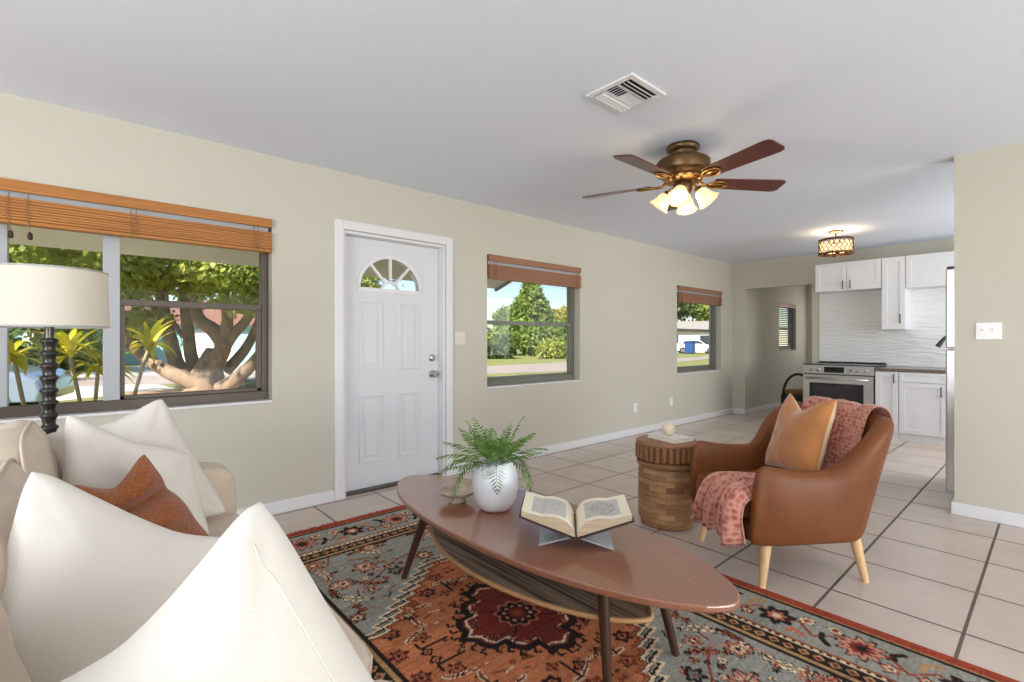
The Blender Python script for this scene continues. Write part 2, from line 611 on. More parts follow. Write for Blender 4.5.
def softbox(bm, c, half, p=7.0, n=10, mtx=None, puff=0.0, wr=0.0, seed=0.0):
    """A rounded cushion block: a subdivided cube pulled onto a superellipsoid."""
    vs = {}
    def vert(x, y, z):
        k = (round(x, 5), round(y, 5), round(z, 5))
        if k not in vs:
            l = (abs(x) ** p + abs(y) ** p + abs(z) ** p) ** (1 / p)
            q = Vector((x / l * half[0], y / l * half[1], z / l * half[2]))
            if puff:
                q.z *= 1 + puff * (1 - x * x) * (1 - y * y)
            if wr:
                w = noise.noise(Vector((q.x * 9 + seed, q.y * 9, q.z * 9))) * wr + noise.noise(Vector((q.x * 22, q.y * 5 + seed, q.z * 14))) * wr * .5
                q += Vector((x, y, z)).normalized() * w
            vs[k] = bm.verts.new((mtx @ q if mtx is not None else q) + Vector(c))
        return vs[k]
    L = [-1 + 2 * i / n for i in range(n + 1)]
    for ax in range(3):
        for s in (-1, 1):
            for i in range(n):
                for j in range(n):
                    q = []
                    for (u, v) in ((L[i], L[j]), (L[i + 1], L[j]), (L[i + 1], L[j + 1]), (L[i], L[j + 1])):
                        t = [0, 0, 0]
                        t[ax] = s
                        t[(ax + 1) % 3] = u
                        t[(ax + 2) % 3] = v
                        q.append(vert(*t))
                    bm.faces.new(q if s > 0 else q[::-1])
    return bm

def pillow(name, TL, TR, BR, BL, T, material, label, cat='pillow', group=None, sag=0.0, inset=0.07, wr=0.008, n=34, seed=0.0,
           back=None, ridge=None, parent=None, sagpos=.5, lean=0.0, seam=None):
    TL, TR, BR, BL = map(Vector, (TL, TR, BR, BL))
    N = (TR - TL).cross(BL - TL).normalized()
    down = ((BL - TL) + (BR - TR)) * .5
    bm = BM()
    grid = {}
    def base(u, v):
        w = 4 * v * (1 - v)
        h = 4 * u * (1 - u)
        uu = u + (0.5 - u) * 2 * inset * w * abs(2 * u - 1)
        vv = v + (0.5 - v) * 2 * inset * h * abs(2 * v - 1)
        x, y = 2 * uu - 1, 2 * vv - 1
        l = (abs(x) ** 16 + abs(y) ** 16) ** (1 / 16)
        if l > 1e-6:
            k = max(abs(x), abs(y)) / l
            uu, vv = .5 + .5 * x * k, .5 + .5 * y * k
        P = TL * (1 - uu) * (1 - vv) + TR * uu * (1 - vv) + BR * uu * vv + BL * (1 - uu) * vv
        if sag:
            q = max(0.0, 1 - abs(u - sagpos) / (sagpos if u < sagpos else 1 - sagpos))
            q = q * q * (3 - 2 * q) * .6 + q * .4
            P = P + down * sag * q * (1 - v) ** 1.6
        return P
    for side in (1, -1):
        for i in range(n + 1):
            for j in range(n + 1):
                u, v = i / n, j / n
                edge = i in (0, n) or j in (0, n)
                if edge and side == -1:
                    grid[(side, i, j)] = grid[(1, i, j)]
                    continue
                P = base(u, v)
                pr = (max(0, 4 * u * (1 - u)) ** .48) * (max(0, 4 * v * (1 - v)) ** .48)
                t = T * pr
                if not edge:
                    q = P * 7 + Vector((seed, seed * .7, side * 3))
                    t += wr * pr ** .3 * (noise.noise(q) + .6 * noise.noise(q * 2.3) + .5 * abs(noise.noise(Vector((u * 3 + seed, v * 9, side)))))
                    # soft tension folds running out of the corners
                    for (cu, cv) in ((0, 0), (1, 0), (0, 1), (1, 1)):
                        du, dv = abs(u - cu), abs(v - cv)
                        rr = math.hypot(du, dv)
                        if rr < .5:
                            t += wr * .6 * math.sin(math.atan2(dv, du) * 9 + seed) * (1 - rr / .5) * pr ** .4
                if ridge is not None and side == 1:
                    t += ridge(u, v)
                grid[(side, i, j)] = bm.verts.new(P + N * (-side) * t + N * lean * pr)
    for side in (1, -1):
        for i in range(n):
            for j in range(n):
                q = [grid[(side, i, j)], grid[(side, i + 1, j)], grid[(side, i + 1, j + 1)], grid[(side, i, j + 1)]]
                f = bm.faces.new(q if side == 1 else q[::-1])
                if back is not None and side == -1:
                    f.material_index = 1
    seam_pts = [grid[(1, int(round((seam or 0) * n)), j)].co.copy() for j in range(n + 1)]
    o = build(name, bm, [material, back] if back is not None else material, parent, smooth=True, subsurf=1)
    if seam is not None:
        k = int(round(seam * n))
        line = [seam_pts[j] - N * .0002 for j in range(2, n)]
        build('seam', tube(BM(), line, .0015, 6), material, o, smooth=True)
    if parent is None:
        tag(o, label, cat, group)
    return o

def leaf_cloud(name, clumps, n, size, material, parent=None, seed=1, droop=0.3, shell=.55):
    """Countless small leaf blades scattered over ellipsoid clumps, as one mesh."""
    rng = np.random.default_rng(seed)
    w = np.array([c[1][0] * c[1][1] * c[1][2] for c in clumps]) ** (2 / 3)
    pick = rng.choice(len(clumps), n, p=w / w.sum())
    ctr = np.array([c[0] for c in clumps])[pick]
    rad = np.array([c[1] for c in clumps])[pick]
    d = rng.normal(size=(n, 3))
    d /= np.linalg.norm(d, axis=1)[:, None]
    rr = shell + (1 - shell) * rng.random((n, 1))
    pos = ctr + d * rr * rad * (1 + .12 * rng.normal(size=(n, 1)))
    a = rng.normal(size=(n, 3)) * .8 + d * .4
    a[:, 2] -= droop
    a /= np.linalg.norm(a, axis=1)[:, None]
    nn = rng.normal(size=(n, 3)) * .7 + d + np.array([0, 0, .5])
    b = np.cross(a, nn)
    b /= np.linalg.norm(b, axis=1)[:, None] + 1e-9
    s = size * (.6 + .8 * rng.random((n, 1)))
    v = np.empty((n, 4, 3))
    v[:, 0] = pos
    v[:, 1] = pos + a * s * .5 + b * s * .28
    v[:, 2] = pos + a * s
    v[:, 3] = pos + a * s * .5 - b * s * .28
    me = bpy.data.meshes.new(name)
    me.vertices.add(n * 4)
    me.vertices.foreach_set('co', v.reshape(-1))
    me.loops.add(n * 4)
    me.loops.foreach_set('vertex_index', np.arange(n * 4, dtype=np.int32))
    me.polygons.add(n)
    me.polygons.foreach_set('loop_start', np.arange(0, n * 4, 4, dtype=np.int32))
    me.polygons.foreach_set('loop_total', np.full(n, 4, dtype=np.int32))
    me.update()
    me.validate()
    return link(name, me, material, parent)

# ------------------------------------------------------------------ room shell
H = 2.44
def wall_holes(name, axis, c0, c1, lo, hi, holes, material, z1=H):
    """Wall slab between c0 and c1 across, lo..hi along, with rectangular holes (a0, a1, z0, z1)."""
    A = sorted({lo, hi} | {h[0] for h in holes} | {h[1] for h in holes})
    Z = sorted({0.0, z1} | {h[2] for h in holes} | {h[3] for h in holes})
    def solid(i, j):
        if i < 0 or j < 0 or i >= len(A) - 1 or j >= len(Z) - 1: return False
        a, z = (A[i] + A[i + 1]) / 2, (Z[j] + Z[j + 1]) / 2
        return not any(h[0] < a < h[1] and h[2] < z < h[3] for h in holes)
    def P(a, c, z):
        return (a, c, z) if axis == 'x' else (c, a, z)
    bm = BM()
    def q(*ps):
        bm.faces.new([bm.verts.new(p) for p in ps])
    for i in range(len(A) - 1):
        for j in range(len(Z) - 1):
            if not solid(i, j): continue
            a0, a1, b0, b1 = A[i], A[i + 1], Z[j], Z[j + 1]
            for c in (c0, c1):
                q(P(a0, c, b0), P(a1, c, b0), P(a1, c, b1), P(a0, c, b1))
            if not solid(i - 1, j): q(P(a0, c0, b0), P(a0, c1, b0), P(a0, c1, b1), P(a0, c0, b1))
            if not solid(i + 1, j): q(P(a1, c0, b0), P(a1, c1, b0), P(a1, c1, b1), P(a1, c0, b1))
            if not solid(i, j - 1): q(P(a0, c0, b0), P(a1, c0, b0), P(a1, c1, b0), P(a0, c1, b0))
            if not solid(i, j + 1): q(P(a0, c0, b1), P(a1, c0, b1), P(a1, c1, b1), P(a0, c1, b1))
    bmesh.ops.remove_doubles(bm, verts=bm.verts[:], dist=1e-5)
    o = build(name, bm, material)
    return tag(o, kind='structure')

FW = 3.56                                     # inner face of the front wall
W1 = (-1.15, 0.984, 0.775, 2.005)
W2 = (2.858, 4.187, 0.745, 1.995)
W3 = (6.266, 7.602, 0.722, 1.962)
DOOR = (1.478, 2.395, 0.0, 2.015)
wall_holes('wall_front', 'x', FW, FW + 0.2, -2.8, 8.0, [W1, W2, W3, DOOR], M['wall'])
wall_holes('wall_kitchen', 'y', 8.0, 8.12, -1.2, FW, [(2.40, 3.355, 0.0, 2.015)], M['wall'])
W4 = (9.43, 10.28, 1.0, 1.87)
wall_holes('wall_hall', 'x', 3.355, 3.5, 8.12, 10.9, [W4], M['wall'])
wall_holes('wall_hall_end', 'y', 10.9, 11.0, 1.6, 3.5, [(1.95, 3.05, 0.85, 2.1)], M['wall'])  # opening invented for the hall fill lamp
wall_holes('wall_hall_inner', 'x', 1.6, 1.7, 8.12, 10.9, [], M['wall'])
wall_holes('wall_right', 'y', 4.46, 4.62, -4.2, 0.475, [], M['wall'])
wall_holes('wall_kitchen_rear', 'x', -1.3, -1.2, 4.74, 8.12, [(5.3, 7.5, 0.85, 2.1)], M['wall'])  # unseen opening put in for the kitchen fill lamp
wall_holes('wall_rear', 'x', -4.3, -4.2, -2.9, 4.6, [(-0.7, 3.9, 0.05, 2.15)], M['wall'])  # opening made up to hold the rear fill lamps
wall_holes('wall_left', 'y', -2.9, -2.8, -4.2, FW, [(-0.8, 1.6, 0.7, 2.1)], M['wall'])  # opening sized to the added left fill lamp
fl = build('floor', BX(-2.9, 11.0, -4.3, FW + 0.2, -0.12, 0.0), M['tile'])
tag(fl, kind='structure')
ce = build('ceiling', BX(-3.8, 11.2, -5.9, FW + 0.35, H, H + 0.16), M['ceiling'])  # slab extended past the rear wall as an unseen overhang blocking sun
tag(ce, kind='structure')

def baseboard(name, x0, x1, y0, y1):
    tag(build(name, BX(x0, x1, y0, y1, 0.0, 0.085), M['white'], bevel=.006), kind='structure')
baseboard('baseboard_front_left', -2.8, 1.408, FW - .016, FW)
baseboard('baseboard_front', 2.465, 8.0, FW - .016, FW)
baseboard('baseboard_kitchen_return', 7.984, 8.0, 3.339, FW - .016)
baseboard('baseboard_hall', 7.984, 10.9, 3.339, 3.355)
baseboard('baseboard_right', 4.444, 4.46, -4.2, 0.491)
baseboard('baseboard_right_end', 4.46, 4.62, 0.475, 0.491)
baseboard('baseboard_hall_end', 10.884, 10.9, 1.7, 3.339)

# ------------------------------------------------------------------ windows
def window(name, W, framemat, label, mull=(), rails=(), y=FW + 0.10):
    """Aluminium window set back in the wall; rails are (x0, x1, z) meeting rails, mull are (x0, x1) mullions."""
    x0, x1, z0, z1 = W
    r = thing(name, label, None, ((x0 + x1) / 2, y, z0), kind='structure')
    f = BM()
    t = .045
    box(f, x0 + .002, x1 - .002, y - .02, y + .05, z0 + .002, z0 + .062)
    box(f, x0 + .002, x1 - .002, y - .02, y + .05, z1 - t, z1 - .002)
    box(f, x0 + .002, x0 + t, y - .02, y + .05, z0 + .062, z1 - t)
    box(f, x1 - t, x1 - .002, y - .02, y + .05, z0 + .062, z1 - t)
    build('window_frame', f, framemat, r, bevel=.004)
    for m in mull:
        build('mullion', BX(m[0], m[1], y - .025, y + .045, z0 + .062, z1 - t), M['mullion'], r, bevel=.004)
    for (a, b, z) in rails:
        g = BM()
        box(g, a, b, y - .012, y + .03, z - .02, z + .02)
        # narrow stiles of the lower sash
        box(g, a, a + .022, y - .01, y + .025, z0 + .062, z - .02)
        box(g, b - .03, b, y - .01, y + .025, z0 + .062, z - .02)
        box(g, a, b, y - .01, y + .025, z0 + .062, z0 + .085)
        build('sash', g, framemat, r, bevel=.003)
    build('pane', BX(x0 + t, x1 - t, y + .012, y + .017, z0 + .062, z1 - t), M['pane'], r)
    s = BX(x0 - .0, x1 + .0, FW - .012, y - .02, z0 - .012, z0 + .004)
    build('window_sill', s, M['white'], r, bevel=.004)
    return r

window('window_1', W1, M['bronze'], 'wide three-light bronze window behind the floor lamp',
       mull=((-.345, -.275), (.105, .182)), rails=((.182, .94, 1.408), (-1.105, -.345, 1.408)))
window('window_2', W2, M['alu'], 'single-hung window between the white door and the corner',
       rails=((2.903, 4.142, 1.36),))
window('window_3', W3, M['alu'], 'far single-hung window nearest the kitchen opening',
       rails=((6.311, 7.557, 1.34),))
window('window_4', W4, M['mullion'], 'small hallway window seen through the opening', rails=((9.475, 10.235, 1.42),), y=3.355 + .08)

def blind(W, material, label, dark=False, cords=True, wands=()):
    x0, x1, z0, z1 = W
    r = thing('wooden_blind', label, 'blind', ((x0 + x1) / 2, FW, z1), group='raised wooden blinds in the front windows')
    build('headrail', BX(x0 + .02, x1 - .02, FW + .012, FW + .06, z1 - .088, z1 - .040), M['mullion'], r, bevel=.003)
    build('valance', BX(x0 + .006, x1 - .003, FW - .024, FW - .008, z1 - .062, z1 - .002), material, r, bevel=.004)
    st = BM()
    n = 8
    zt, zb = z1 - .092, z1 - .205
    for i in range(n):
        zz = zt + (zb - zt) * i / n
        j = random.uniform(-.003, .003)
        box(st, x0 + .012, x1 - .006, FW - .022 + j, FW + .032 + j, zz - .0130, zz - .0012)
    build('slat_stack', st, material, r)
    build('bottom_rail', BX(x0 + .01, x1 - .005, FW - .026, FW + .034, zb - .022, zb - .002), material, r, bevel=.004)
    ln = x1 - x0
    for k in ((.06, .94) if ln < 1.6 else (.04, .36, .65, .95)):
        xx = x0 + ln * k
        c = BM()
        for dx in (-.012, .012):
            tube(c, [(xx + dx, FW - .03, z1 - .06), (xx + dx, FW - .031, zb - .024)], .0022, 6)
        build('ladder_cord', c, M['cord'], r)
    for xx in wands:
        c = tube(BM(), spline([(xx, FW - .03, z1 - .06), (xx - .01, FW - .034, z1 - .16), (xx + .004, FW - .03, zb - .06)], 6), .0025, 6)
        k = build('pull_cord', c, M['cord'], r)
        build('tassel', lathe(BM(), [(.003, 0), (.009, -.008), (.011, -.03), (.007, -.04)], (xx + .004, FW - .03, zb - .058), 12), M['cover'], k, smooth=True)
    return r
blind(W1, M['blind'], 'orange-brown wooden blind raised over the wide window behind the lamp', wands=(-.26, -.19))
blind(W2, M['blind_dark'], 'raised brown wooden blind over the window right of the front door')
blind(W3, M['blind_dark'], 'raised brown wooden blind over the far window beside the corner')
hb = thing('slatted_blind', 'lowered dark slatted blind on the small hallway window', 'blind', (9.85, 3.37, 1.86))
g = BM()
for i in range(24):
    zz = 1.83 - i * .034
    box(g, W4[0] + .02, W4[1] - .02, -.022, .022, -.0012, .0012, Matrix.Translation((0, 3.385, zz)) @ Matrix.Rotation(math.radians(-18), 4, 'X'))
build('slats', g, M['gunmetal'], hb)
build('valance', BX(W4[0] + .01, W4[1] - .01, 3.35, 3.372, 1.80, 1.868), M['blind_dark'], hb, bevel=.003)
build('bottom_rail', BX(W4[0] + .015, W4[1] - .015, 3.362, 3.41, 1.006, 1.024), M['gunmetal'], hb, bevel=.003)

# ------------------------------------------------------------------ front door
dr = thing('door_1', 'white four-panel front door with half-round fanlight', None, (1.94, 3.66, 0), kind='structure')
cs = BM()
box(cs, 1.408, 1.478, FW - .02, FW + .002, 0, 2.085)
box(cs, 2.395, 2.463, FW - .02, FW + .002, 0, 2.085)
box(cs, 1.478, 2.395, FW - .02, FW + .002, 2.015, 2.085)
build('casing', cs, M['white'], dr, bevel=.008)
jb = BM()
box(jb, 1.480, 1.500, FW + .002, FW + .19, 0, 2.013)
box(jb, 2.373, 2.393, FW + .002, FW + .19, 0, 2.013)
box(jb, 1.500, 2.373, FW + .002, FW + .19, 1.993, 2.013)
build('jamb', jb, M['white'], dr, bevel=.002)
build('threshold', BX(1.500, 2.373, FW + .03, FW + .17, 0.001, .018), M['gunmetal'], dr, bevel=.004)

DY0, DY1 = 3.645, 3.69
def door_slab():
    # slab with a half-round hole for the fanlight: outline strips around the opening
    bm = BM()
    cx, zb_, R = 1.91, 1.60, .262
    seg = 28
    arc = [(cx + R * math.cos(PI - PI * i / seg), zb_ + (.95 * R) * math.sin(PI * i / seg)) for i in range(seg + 1)]
    x0, x1, z0, z1 = 1.503, 2.370, .02, 1.990
    def face(ps, y):
        bm.faces.new([bm.verts.new((p[0], y, p[1])) for p in ps])
    for y in (DY0, DY1):
        face([(x0, z0), (x1, z0), (x1, zb_), (x0, zb_)], y)
        face([(x0, zb_), arc[0], arc[0][:1] + (z1,), (x0, z1)], y)
        face([arc[-1], (x1, zb_), (x1, z1), (arc[-1][0], z1)], y)
        for a, b in zip(arc, arc[1:]):
            face([a, b, (b[0], z1), (a[0], z1)], y)
    loop = [(x0, z0), (x1, z0), (x1, z1), (x0, z1)]
    for a, b in zip(loop, loop[1:] + loop[:1]):
        bm.faces.new([bm.verts.new(q) for q in ((a[0], DY0, a[1]), (b[0], DY0, b[1]), (b[0], DY1, b[1]), (a[0], DY1, a[1]))])
    for a, b in zip(arc, arc[1:] + arc[:1]):
        bm.faces.new([bm.verts.new(q) for q in ((a[0], DY0, a[1]), (b[0], DY0, b[1]), (b[0], DY1, b[1]), (a[0], DY1, a[1]))])
    bmesh.ops.remove_doubles(bm, verts=bm.verts[:], dist=1e-5)
    return bm, arc, cx, zb_, R
bm, arc, cx, zb_, R = door_slab()
slab = build('door_leaf', bm, M['door'], dr)
for (a, b, c, d) in ((1.640, 1.838, .945, 1.505), (1.985, 2.183, .945, 1.505), (1.640, 1.838, .215, .755), (1.985, 2.183, .215, .755)):
    g = BM()
    # moulded frame of the panel and its raised centre
    for (p, q, r_, s_) in ((a, b, c, c + .022), (a, b, d - .022, d), (a, a + .022, c + .022, d - .022), (b - .022, b, c + .022, d - .022)):
        box(g, p, q, DY0 - .010, DY0 + .001, r_, s_)
    box(g, a + .05, b - .05, DY0 - .009, DY0 + .001, c + .05, d - .05)
    build('panel', g, M['door'], slab, bevel=.007, bseg=3)
fg = BM()
ring_o = [(cx + (R + .028) * math.cos(PI - PI * i / 28), zb_ - .0 + (.95 * R + .028) * math.sin(PI * i / 28)) for i in range(29)]
for a, b, c, d in zip(arc, arc[1:], ring_o, ring_o[1:]):
    for y in (DY0 - .012,):
        fg.faces.new([fg.verts.new((p[0], y, p[1])) for p in (a, b, d, c)])
    fg.faces.new([fg.verts.new(p) for p in ((c[0], DY0 - .012, c[1]), (d[0], DY0 - .012, d[1]), (d[0], DY0, d[1]), (c[0], DY0, c[1]))])
    fg.faces.new([fg.verts.new(p) for p in ((a[0], DY0 - .012, a[1]), (b[0], DY0 - .012, b[1]), (b[0], DY0 + .02, b[1]), (a[0], DY0 + .02, a[1]))])
box(fg, cx - R - .028, cx + R + .028, DY0 - .012, DY0 + .02, zb_ - .03, zb_ + .004)
for ang in (48, 90, 132):
    t = math.radians(ang)
    m = Matrix.Translation((cx, DY0 + .004, zb_)) @ Matrix.Rotation(-t, 4, 'Y')
    box(fg, .075, R - .004, -.012, .012, -.010, .010, m)
hub = [(cx + .082 * math.cos(PI * i / 12), zb_ + .07 * math.sin(PI * i / 12)) for i in range(13)]
hub2 = [(cx + .062 * math.cos(PI * i / 12), zb_ + .05 * math.sin(PI * i / 12)) for i in range(13)]
for a, b, c, d in zip(hub, hub[1:], hub2, hub2[1:]):
    for y in (DY0 - .008, DY0 + .016):
        fg.faces.new([fg.verts.new((p[0], y, p[1])) for p in (a, b, d, c)])
    for (e, f) in ((a, b), (c, d)):
        fg.faces.new([fg.verts.new(p) for p in ((e[0], DY0 - .008, e[1]), (f[0], DY0 - .008, f[1]), (f[0], DY0 + .016, f[1]), (e[0], DY0 + .016, e[1]))])
build('fanlight_grille', fg, M['white'], slab)
pg = BM()
pv = [pg.verts.new((p[0], DY0 + .024, p[1])) for p in arc]
pg.faces.new(pv)
build('fanlight_pane', pg, M['pane'], slab)
my = Matrix.Rotation(PI / 2, 4, 'X')
dk = lathe(BM(), [(.032, 0), (.032, .008), (.022, .014), (.014, .02), (.014, .034), (.026, .042), (.030, .056), (.024, .068), (.0, .07)], seg=24, mtx=Matrix.Translation((2.308, DY0, .893)) @ my)
build('door_knob', dk, M['nickel'], slab, autosmooth=40)
db = lathe(BM(), [(.031, 0), (.031, .010), (.024, .018), (.012, .02), (.0, .02)], seg=24, mtx=Matrix.Translation((2.308, DY0, 1.034)) @ my)
box(db, 2.300, 2.316, DY0 - .036, DY0 - .018, 1.018, 1.050)
build('deadbolt', db, M['nickel'], slab, autosmooth=40)
for zz in (.28, 1.0, 1.75):
    build('hinge', BX(1.497, 1.507, DY0 - .006, DY0 + .01, zz - .045, zz + .045), M['white'], dr, bevel=.002)

# switches and outlets
def plate_x(name, label, cat, x, z, w, h, kind, m):
    r = thing(name, label, cat, (x, FW, z))
    build('cover_plate', BX(x - w / 2, x + w / 2, FW - .006, FW, z - h / 2, z + h / 2), m, r, bevel=.003)
    if kind == 'switch':
        for dx in (-.023, .023):
            build('toggle', BX(x + dx - .005, x + dx + .005, FW - .016, FW - .005, z - .002, z + .016), m, r, bevel=.002)
    else:
        for dz in (-.02, .02):
            g = lathe(BM(), [(.016, 0), (.016, .003), (.0, .003)], seg=20, mtx=Matrix.Translation((x, FW - .005, z + dz)) @ my)
            q = build('socket', g, m, r)
            s = BM()
            for dx in (-.006, .006):
                box(s, x + dx - .0012, x + dx + .0012, FW - .0088, FW - .0078, z + dz - .004, z + dz + .004)
            build('slot', s, M['black'], q)
    return r
plate_x('light_switch', 'almond double light switch plate right of the front door', 'switch', 2.545, 1.205, .115, .115, 'switch', M['cream_plastic'])
plate_x('power_outlet', 'white wall outlet above baseboard, nearer the middle window', 'outlet', 5.25, .335, .07, .115, 'outlet', M['white_plastic'])
plate_x('power_outlet', 'white wall outlet above baseboard, left of far window', 'outlet', 6.11, .345, .07, .115, 'outlet', M['white_plastic'])
ls = thing('light_switch', 'white double light switch on the right-hand wall end', 'switch', (4.46, .307, 1.246))
build('cover_plate', BX(4.453, 4.46, .245, .369, 1.190, 1.302), M['white_plastic'], ls, bevel=.003)
for dy in (-.023, .023):
    build('toggle', BX(4.440, 4.454, .307 + dy - .005, .307 + dy + .005, 1.244, 1.262), M['white_plastic'], ls, bevel=.002)

# ------------------------------------------------------------------ ceiling vent
vt = thing('ceiling_vent', 'square white ceiling air vent with louvred quarters', 'vent', (2.085, 1.468, H))
vx0, vx1, vy0, vy1 = 1.935, 2.235, 1.328, 1.612
g = BM()
b_ = .032
for q in ((vx0, vx1, vy0, vy0 + b_), (vx0, vx1, vy1 - b_, vy1), (vx0, vx0 + b_, vy0 + b_, vy1 - b_), (vx1 - b_, vx1, vy0 + b_, vy1 - b_)):
    box(g, *q, H - .012, H)
build('vent_frame', g, M['white'], vt, bevel=.004)
build('duct_shade_plate', BX(vx0 + .03, vx1 - .03, vy0 + .03, vy1 - .03, H - .003, H - .001), M['darkvoid'], vt)  # near-black plate stands in for the shade behind the louvres
g = BM()
ix0, ix1, iy0, iy1 = vx0 + .034, vx1 - .034, vy0 + .034, vy1 - .034
# slots along X next to the −Y edge and the +Y edge, short louvres between them
for k in range(3):
    yy = iy0 + .012 + k * .022
    box(g, ix0, ix1, -.013, .013, -.001, .001, Matrix.Translation((0, yy + .006, H - .010)) @ Matrix.Rotation(math.radians(55), 4, 'X'))
for k in range(3):
    yy = iy1 - .012 - k * .022
    box(g, ix0, ix1, -.013, .013, -.001, .001, Matrix.Translation((0, yy, H - .010)) @ Matrix.Rotation(math.radians(-48), 4, 'X'))
box(g, ix0, ix1, iy0 + .066, iy0 + .072, H - .016, H - .004)
box(g, ix0, ix1, iy1 - .072, iy1 - .066, H - .016, H - .004)
mid0, mid1 = iy0 + .074, iy1 - .074
for k in range(11):
    xx = ix0 + .012 + k * .0205
    a = -35 if k < 5 else 35
    box(g, -.010, .010, mid0, mid1, -.001, .001, Matrix.Translation((xx, 0, H - .010)) @ Matrix.Rotation(math.radians(a), 4, 'Y'))
build('louvres', g, M['white'], vt)

# ------------------------------------------------------------------ ceiling fan
FX, FY = 2.918, 1.616
fan = thing('ceiling_fan', 'five-blade brass ceiling fan with mahogany blades and lit glass shades', 'ceiling fan', (FX, FY, H))
build('canopy', lathe(BM(), [(.0, H - .001), (.098, H - .001), (.104, H - .012), (.102, H - .028), (.090, H - .040), (.082, H - .046), (.080, H - .066), (.062, H - .072), (.055, H - .10)], (FX, FY, 0), 36), M['brass'], fan, autosmooth=40)
build('motor_housing', lathe(BM(), [(.06, 2.362), (.12, 2.356), (.150, 2.346), (.166, 2.332), (.168, 2.272), (.160, 2.258), (.135, 2.246), (.118, 2.236), (.108, 2.215), (.09, 2.205)], (FX, FY, 0), 40), M['brass'], fan, autosmooth=35)
build('flywheel', lathe(BM(), [(.112, 2.236), (.122, 2.228), (.118, 2.214), (.09, 2.206), (.06, 2.204)], (FX, FY, 0), 36), M['brasslight'], fan, autosmooth=40)
lk = build('light_kit', lathe(BM(), [(.05, 2.206), (.058, 2.19), (.056, 2.15), (.042, 2.13), (.026, 2.122), (.0, 2.12)], (FX, FY, 0), 28), M['brass'], fan, autosmooth=40)
BZ = 2.205
for k in range(5):
    a = math.radians(109.6 - 1.0 + 72 * k)
    m = Matrix.Translation((FX, FY, BZ)) @ Matrix.Rotation(a, 4, 'Z') @ Matrix.Rotation(math.radians(-12), 4, 'X')
    poly = [(.20, -.052), (.24, -.058), (.64, -.072), (.67, -.062), (.68, -.045), (.68, .045), (.67, .062), (.64, .072), (.24, .058), (.20, .052)]
    bl = build('blade', prism(BM(), poly, -.004, .004, m), M['blade'], fan, bevel=.002)
    ir = BM()
    tube(ir, [m @ Vector(p) for p in ((.09, 0, .014), (.14, 0, -.012), (.175, 0, -.012))], [.012, .010, .009], 8)
    lp = [m @ Vector((.235 + .062 * math.cos(t), .040 * math.sin(t), -.010)) for t in [2 * PI * i / 24 for i in range(25)]]
    tube(ir, lp, .006, 8)
    prism(ir, [(.17, -.014), (.30, -.010), (.30, .010), (.17, .014)], -.011, -.005, m)
    build('blade_iron', ir, M['brasslight'], bl, smooth=True)
for k in range(4):
    a = math.radians(20 + 90 * k)
    dx, dy = math.cos(a), math.sin(a)
    c0 = Vector((FX + .045 * dx, FY + .045 * dy, 2.165))
    ax = Vector((dx * .62, dy * .62, -.78)).normalized()
    e = Vector((FX + .088 * dx, FY + .088 * dy, 2.15))
    ar = build('lamp_arm', tube(BM(), spline([c0, c0 + Vector((dx * .025, dy * .025, .005)), e], 5), .010, 10), M['brasslight'], lk, smooth=True)
    rot = ax.to_track_quat('Z', 'Y').to_matrix().to_4x4()
    mm = Matrix.Translation(e) @ rot
    build('socket', lathe(BM(), [(.018, -.006), (.026, .0), (.028, .016), (.020, .024)], seg=20, mtx=mm), M['brass'], lk, autosmooth=40)
    prof = [(.024, .014), (.036, .026), (.044, .046), (.048, .070), (.056, .094), (.070, .112)]
    sh = BM()
    rings = []
    for (r_, z_) in prof + [(p[0] - .003, p[1]) for p in prof[::-1]]:
        ring = []
        for i in range(32):
            t = 2 * PI * i / 32
            fl_ = 1 + .05 * math.cos(t * 8) * max(0, (z_ - .05) / .06)
            ring.append(sh.verts.new(mm @ Vector((r_ * fl_ * math.cos(t), r_ * fl_ * math.sin(t), z_))))
        rings.append(ring)
    for p, q in zip(rings, rings[1:]):
        for i in range(32):
            sh.faces.new((p[i], p[(i + 1) % 32], q[(i + 1) % 32], q[i]))
    build('glass_shade', sh, M['glassshade'], fan, smooth=True)
    build('bulb', lathe(BM(), [(.0, .02), (.012, .024), (.022, .05), (.024, .064), (.016, .08), (.0, .086)], seg=16, mtx=mm), M['bulb'], fan, smooth=True)
build('pull_chain', tube(BM(), [(FX - .02, FY - .05, 2.15), (FX - .022, FY - .052, 2.085)], .003, 6), M['brasslight'], fan)
pl = bpy.data.lights.new('fan_bulbs', 'POINT')
pl.energy = 4
pl.color = (1, .78, .5)
pl.shadow_soft_size = .08
plo = bpy.data.objects.new('fan_bulbs', pl)
COL.objects.link(plo)
plo.location = (FX, FY, 2.02)

# ------------------------------------------------------------------ pendant over the kitchen
PX, PY = 6.48, 1.70
pd = thing('drum_pendant_light', 'small bronze drum light with lattice and crystals on kitchen ceiling', 'pendant light', (PX, PY, H))
build('canopy', lathe(BM(), [(.0, H - .001), (.075, H - .001), (.078, H - .014), (.06, H - .024), (.0, H - .026)], (PX, PY, 0), 28), M['pendant'], pd, autosmooth=40)
build('rod', tube(BM(), [(PX, PY, H - .02), (PX, PY, 2.17)], .006, 10), M['pendant'], pd, smooth=True)
g = BM()
RR = .168
for zz in (2.335, 2.180):
    lathe(g, [(RR - .006, zz - .010), (RR + .004, zz - .010), (RR + .004, zz + .010), (RR - .006, zz + .010), (RR - .006, zz - .010)], (PX, PY, 0), 40, capped=False)
for k in range(20):
    for s in (-1, 1):
        p = [(PX + RR * math.cos(2 * PI * k / 20 + s * j * .157), PY + RR * math.sin(2 * PI * k / 20 + s * j * .157), 2.180 + .155 * j / 4) for j in range(5)]
        tube(g, p, .0036, 6)
